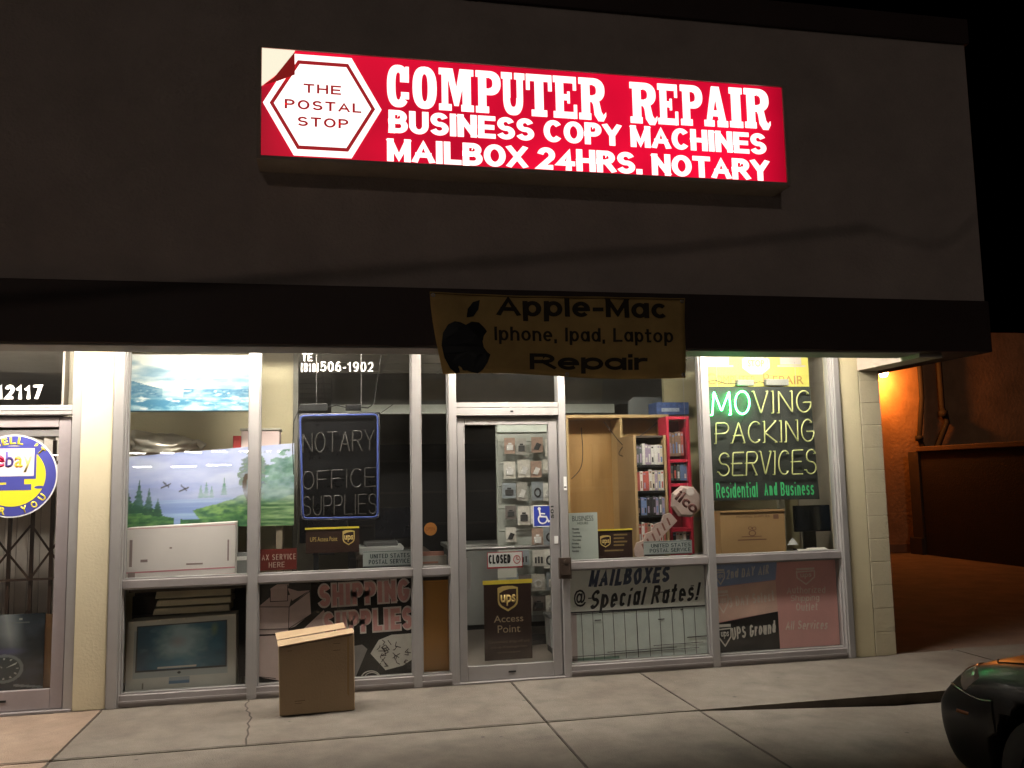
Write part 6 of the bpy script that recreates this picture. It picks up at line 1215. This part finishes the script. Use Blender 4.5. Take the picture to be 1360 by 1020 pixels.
for i in range(7):
    x = -16.9+i*1.75; o = thing('arcade_light', 'tube light under the far arcade roof, %s of its back row' % n_[i], 'light', (x, -40, 2.5), 'lights of the far arcade')
    m = MB(); m.tube([(x, -40, 2.52), (x+1.2, -40, 2.52)], .04, 8); m.build('tube', LA, o); m = MB(); m.box(x+.1, x+.14, -40.02, -39.98, 2.56, 3.249); m.box(x+1.0, x+1.04, -40.02, -39.98, 2.56, 3.249); m.build('holder', ARC, o)

# =================================================================== PARKED CAR, nose towards the shop
CX0, CW, NOSE = 2.86, 1.76, -2.98; cxm = CX0+CW/2
car = thing('parked_car', 'dark glossy car parked nose first facing the shop', 'car', (cxm, -5.2, -.05)); PAINT = mat('black_car_paint', (.006, .005, .005), .33, 0, .0, coat=.08, spec=.15)
GZ = -.05
ST = [  # distance from nose, half width at sill, belt, top edge; heights: sill, belt, shoulder, centre
 (0.00, .52, .62, .56, .25, .43, .51, .52), (.03, .64, .74, .68, .23, .43, .54, .55), (.09, .735, .815, .745, .21, .44, .575, .60), (.13, .755, .835, .72, .20, .46, .65, .685), (.19, .78, .85, .71, .20, .48, .70, .74), (.34, .825, .872, .72, .20, .52, .745, .79), (.60, .855, .885, .73, .19, .55, .785, .84), (1.0, .86, .89, .74, .18, .57, .82, .89), (1.3, .86, .89, .74, .18, .58, .855, .935),
 (1.6, .86, .89, .74, .18, .58, .90, .95), (2.6, .86, .89, .74, .18, .6, .92, .95), (3.6, .86, .89, .73, .18, .6, .94, .97), (4.2, .85, .87, .70, .2, .6, .96, 1.0), (4.55, .78, .8, .64, .26, .6, .93, .97), (4.68, .66, .68, .52, .36, .6, .85, .88)]
vs = []; fs = []; K = 13
for (d, a, b, c, h0, h1, h2, h3) in ST:
    half = [(0, h0-.03), (a*.8, h0-.02), (a, h0), ((a+b)/2+.015, (h0+h1)/2), (b, h1), ((b+c)/2+.035, (h1+h2)/2+.02), (c+.035, h2-.035), (c, h2)]
    ring_ = [(-x, z_) for x, z_ in half[1:][::-1]]+half[:1]+half[1:]
    top = [(c*.6, h2+(h3-h2)*.72), (0, h3), (-c*.6, h2+(h3-h2)*.72)]
    ring_ = ring_+top; K = len(ring_)
    for x, z_ in ring_: vs.append((cxm+x, NOSE-d, GZ+z_))
for i in range(len(ST)-1):
    for j in range(K): fs.append((i*K+j, i*K+(j+1) % K, (i+1)*K+(j+1) % K, (i+1)*K+j))
fs += [list(range(K)), list(range(len(ST)*K-K, len(ST)*K))]
body_o = MB().add(vs, fs, 0, True).build('body', PAINT, car)
cut = MB()
for d in (.86, 3.62): cut.lathe([(0, -.4), (.355, -.4), (.355, .4), (0, .4)], (CX0+.05, NOSE-d, GZ+.315), 'x', 32); cut.lathe([(0, -.4), (.355, -.4), (.355, .4), (0, .4)], (CX0+CW-.05, NOSE-d, GZ+.315), 'x', 32)
cutter = cut.build('cutter', RUBBER, None, weld=True)
ss = body_o.modifiers.new('s', 'SUBSURF'); ss.levels = 2; ss.render_levels = 2
bo = body_o.modifiers.new('b', 'BOOLEAN'); bo.object = cutter; bo.operation = 'DIFFERENCE'; bo.solver = 'EXACT'
dg = bpy.context.evaluated_depsgraph_get(); me = bpy.data.meshes.new_from_object(body_o.evaluated_get(dg)); body_o.modifiers.clear(); body_o.data = me
for p_ in me.polygons: p_.use_smooth = True
me.materials.clear(); me.materials.append(PAINT); bpy.data.objects.remove(cutter)
bx(CX0+.16, CX0+CW-.16, NOSE-4.4, NOSE-.35, GZ+.17, GZ+.5).build('underbody', RUBBER, car)
# cabin
def gh(d, hw, z_): return [(cxm-hw, NOSE-d, GZ+z_), (cxm+hw, NOSE-d, GZ+z_)]
cb = gh(1.28, .70, .91)+gh(4.15, .68, .97)+gh(2.05, .56, 1.42)+gh(3.4, .55, 1.42)
MB().add(cb, [(0, 1, 5, 4), (2, 6, 7, 3), (0, 4, 6, 2), (1, 3, 7, 5), (4, 5, 7, 6), (0, 2, 3, 1)]).build('cabin_glass', mat('car_glass', (.012, .014, .016), .05, 0, 0, spec=.8), car, bevel=.05)
MB().add(gh(2.0, .565, 1.425)+gh(3.45, .555, 1.425)+gh(2.2, .50, 1.47)+gh(3.3, .49, 1.47), [(0, 1, 5, 4), (2, 6, 7, 3), (0, 4, 6, 2), (1, 3, 7, 5), (4, 5, 7, 6), (0, 2, 3, 1)]).build('roof_panel', PAINT, car, bevel=.03)
m = MB()
for s_ in (-1, 1): m.tube([(cxm+s_*.70, NOSE-1.25, GZ+.92), (cxm+s_*.57, NOSE-2.05, GZ+1.43)], .035, 8); m.tube([(cxm+s_*.57, NOSE-3.4, GZ+1.43), (cxm+s_*.68, NOSE-4.2, GZ+.97)], .05, 8); m.tube([(cxm+s_*.70, NOSE-2.7, GZ+.95), (cxm+s_*.57, NOSE-2.7, GZ+1.43)], .03, 8)
m.build('pillars', PAINT, car)
def wheel(x, y, s_):
    wz = GZ+.315; o = MB().lathe([(.20, -.10*s_), (.30, -.10*s_), (.315, -.06*s_), (.315, .06*s_), (.30, .10*s_), (.20, .10*s_)], (x, y, wz), 'x', 36).build('wheel', RUBBER, car)
    m = MB(); m.lathe([(.20, -.09*s_), (.205, .085*s_), (.19, .085*s_), (.18, .03*s_), (.05, .04*s_), (.04, .07*s_), (0, .07*s_)], (x, y, wz), 'x', 30)
    for k in range(5):
        a = 2*math.pi*k/5; ca, sa = math.cos(a), math.sin(a); w_ = .022
        pts = [(.04, -w_), (.19, -w_*1.3), (.19, w_*1.3), (.04, w_)]
        for side in (0,): m.add([(x+s_*.075, y+u*ca-v*sa, wz+u*sa+v*ca) for u, v in pts]+[(x+s_*.045, y+u*ca-v*sa, wz+u*sa+v*ca) for u, v in pts], [(0, 1, 2, 3), (4, 7, 6, 5), (0, 4, 5, 1), (1, 5, 6, 2), (2, 6, 7, 3), (3, 7, 4, 0)])
    m.build('rim', mat('rim_grey', (.10, .10, .10), .35, .8, .05), o)
for d in (.86, 3.62): wheel(CX0+.10, NOSE-d, -1); wheel(CX0+CW-.10, NOSE-d, 1)
from mathutils.bvhtree import BVHTree
_bb = LOC[body_o]; tree = BVHTree.FromPolygons([v.co+_bb for v in me.vertices], [tuple(p_.vertices) for p_ in me.polygons])
def snap(x, d, z_, off):
    co, nn, _, _ = tree.find_nearest(Vector((x, NOSE-d, GZ+z_)))
    out = Vector((x, NOSE-d, GZ+z_))-Vector((cxm, NOSE-1.2, GZ+.45))
    if nn.dot(out) < 0: nn = -nn
    return co+nn*off
def patch(corners, nu, nv, off, name, mm):
    a, b, c, d = [Vector(q) for q in corners]; vs = []
    for j in range(nv+1):
        for i in range(nu+1):
            u, v = i/nu, j/nv; p_ = (a*(1-u)+b*u)*(1-v)+(d*(1-u)+c*u)*v; edge = 0 < i < nu and 0 < j < nv
            vs.append(snap(p_.x, p_.y, p_.z, off if edge else -.004))
    fs = [(j*(nu+1)+i, j*(nu+1)+i+1, (j+1)*(nu+1)+i+1, (j+1)*(nu+1)+i) for j in range(nv) for i in range(nu)]
    return MB().add(vs, fs, 0, True).build(name, mm, car)
def seam(pts, name, mm, rr=.004, off=.001):
    fine = []
    for p0, p1 in zip(pts[:-1], pts[1:]):
        for k in range(8): t_ = k/8; fine.append(snap(*[p0[i]+(p1[i]-p0[i])*t_ for i in range(3)], off))
    fine.append(snap(*pts[-1], off)); MB().tube(fine, rr, 6).build(name, mm, car)
LENS = mat('headlight_lens', (.42, .39, .35), .12, .0, .0, coat=.5)
for s_ in (-1, 1):
    X_ = lambda h: cxm+s_*h
    patch([(X_(.52), .07, .60), (X_(.87), .30, .61), (X_(.83), .36, .715), (X_(.54), .15, .69)], 10, 6, .007, 'headlight', LENS)
    patch([(X_(.62), .02, .30), (X_(.76), .09, .30), (X_(.76), .09, .38), (X_(.62), .02, .38)], 6, 4, .004, 'fog_lamp', BLACK)
    patch([(X_(.86), .24, .50), (X_(.88), .36, .51), (X_(.88), .36, .535), (X_(.86), .24, .525)], 6, 3, .004, 'side_marker', mat('amber_lens', (.30, .10, .02), .2, 0, 0))
    seam([(X_(.50), .15, .70), (X_(.70), .36, .77), (X_(.72), .9, .84), (X_(.74), 1.3, .89)], 'hood_seam', DARK)
    seam([(X_(.40), .09, .585), (X_(.74), .11, .585), (X_(.86), .42, .60), (X_(.88), .50, .62)], 'bumper_seam', mat('dim_chrome', (.25, .24, .23), .2, .9), .0035)
    seam([(X_(.86), .50, .62), (X_(.88), .54, .48)], 'fender_seam', DARK); seam([(X_(.88), 1.35, .25), (X_(.89), 1.30, .6), (X_(.86), 1.34, .86)], 'door_seam', DARK); seam([(X_(.88), 2.5, .25), (X_(.89), 2.52, .6), (X_(.86), 2.5, .9)], 'door_seam', DARK)
    seam([(X_(.89), 1.36, .52), (X_(.89), 2.4, .54), (X_(.89), 3.2, .55)], 'side_moulding', RUBBER, .012)
patch([(cxm-.40, .0, .34), (cxm+.40, .0, .34), (cxm+.40, .0, .46), (cxm-.40, .0, .46)], 10, 4, .006, 'grille', BLACK)
for s_ in (-1, 1): MB().prism([(cxm+s_*.83, GZ+.93), (cxm+s_*1.02, GZ+.93), (cxm+s_*1.0, GZ+1.06), (cxm+s_*.86, GZ+1.05)], NOSE-1.72, NOSE-1.58).build('mirror', PAINT, car, bevel=.02)
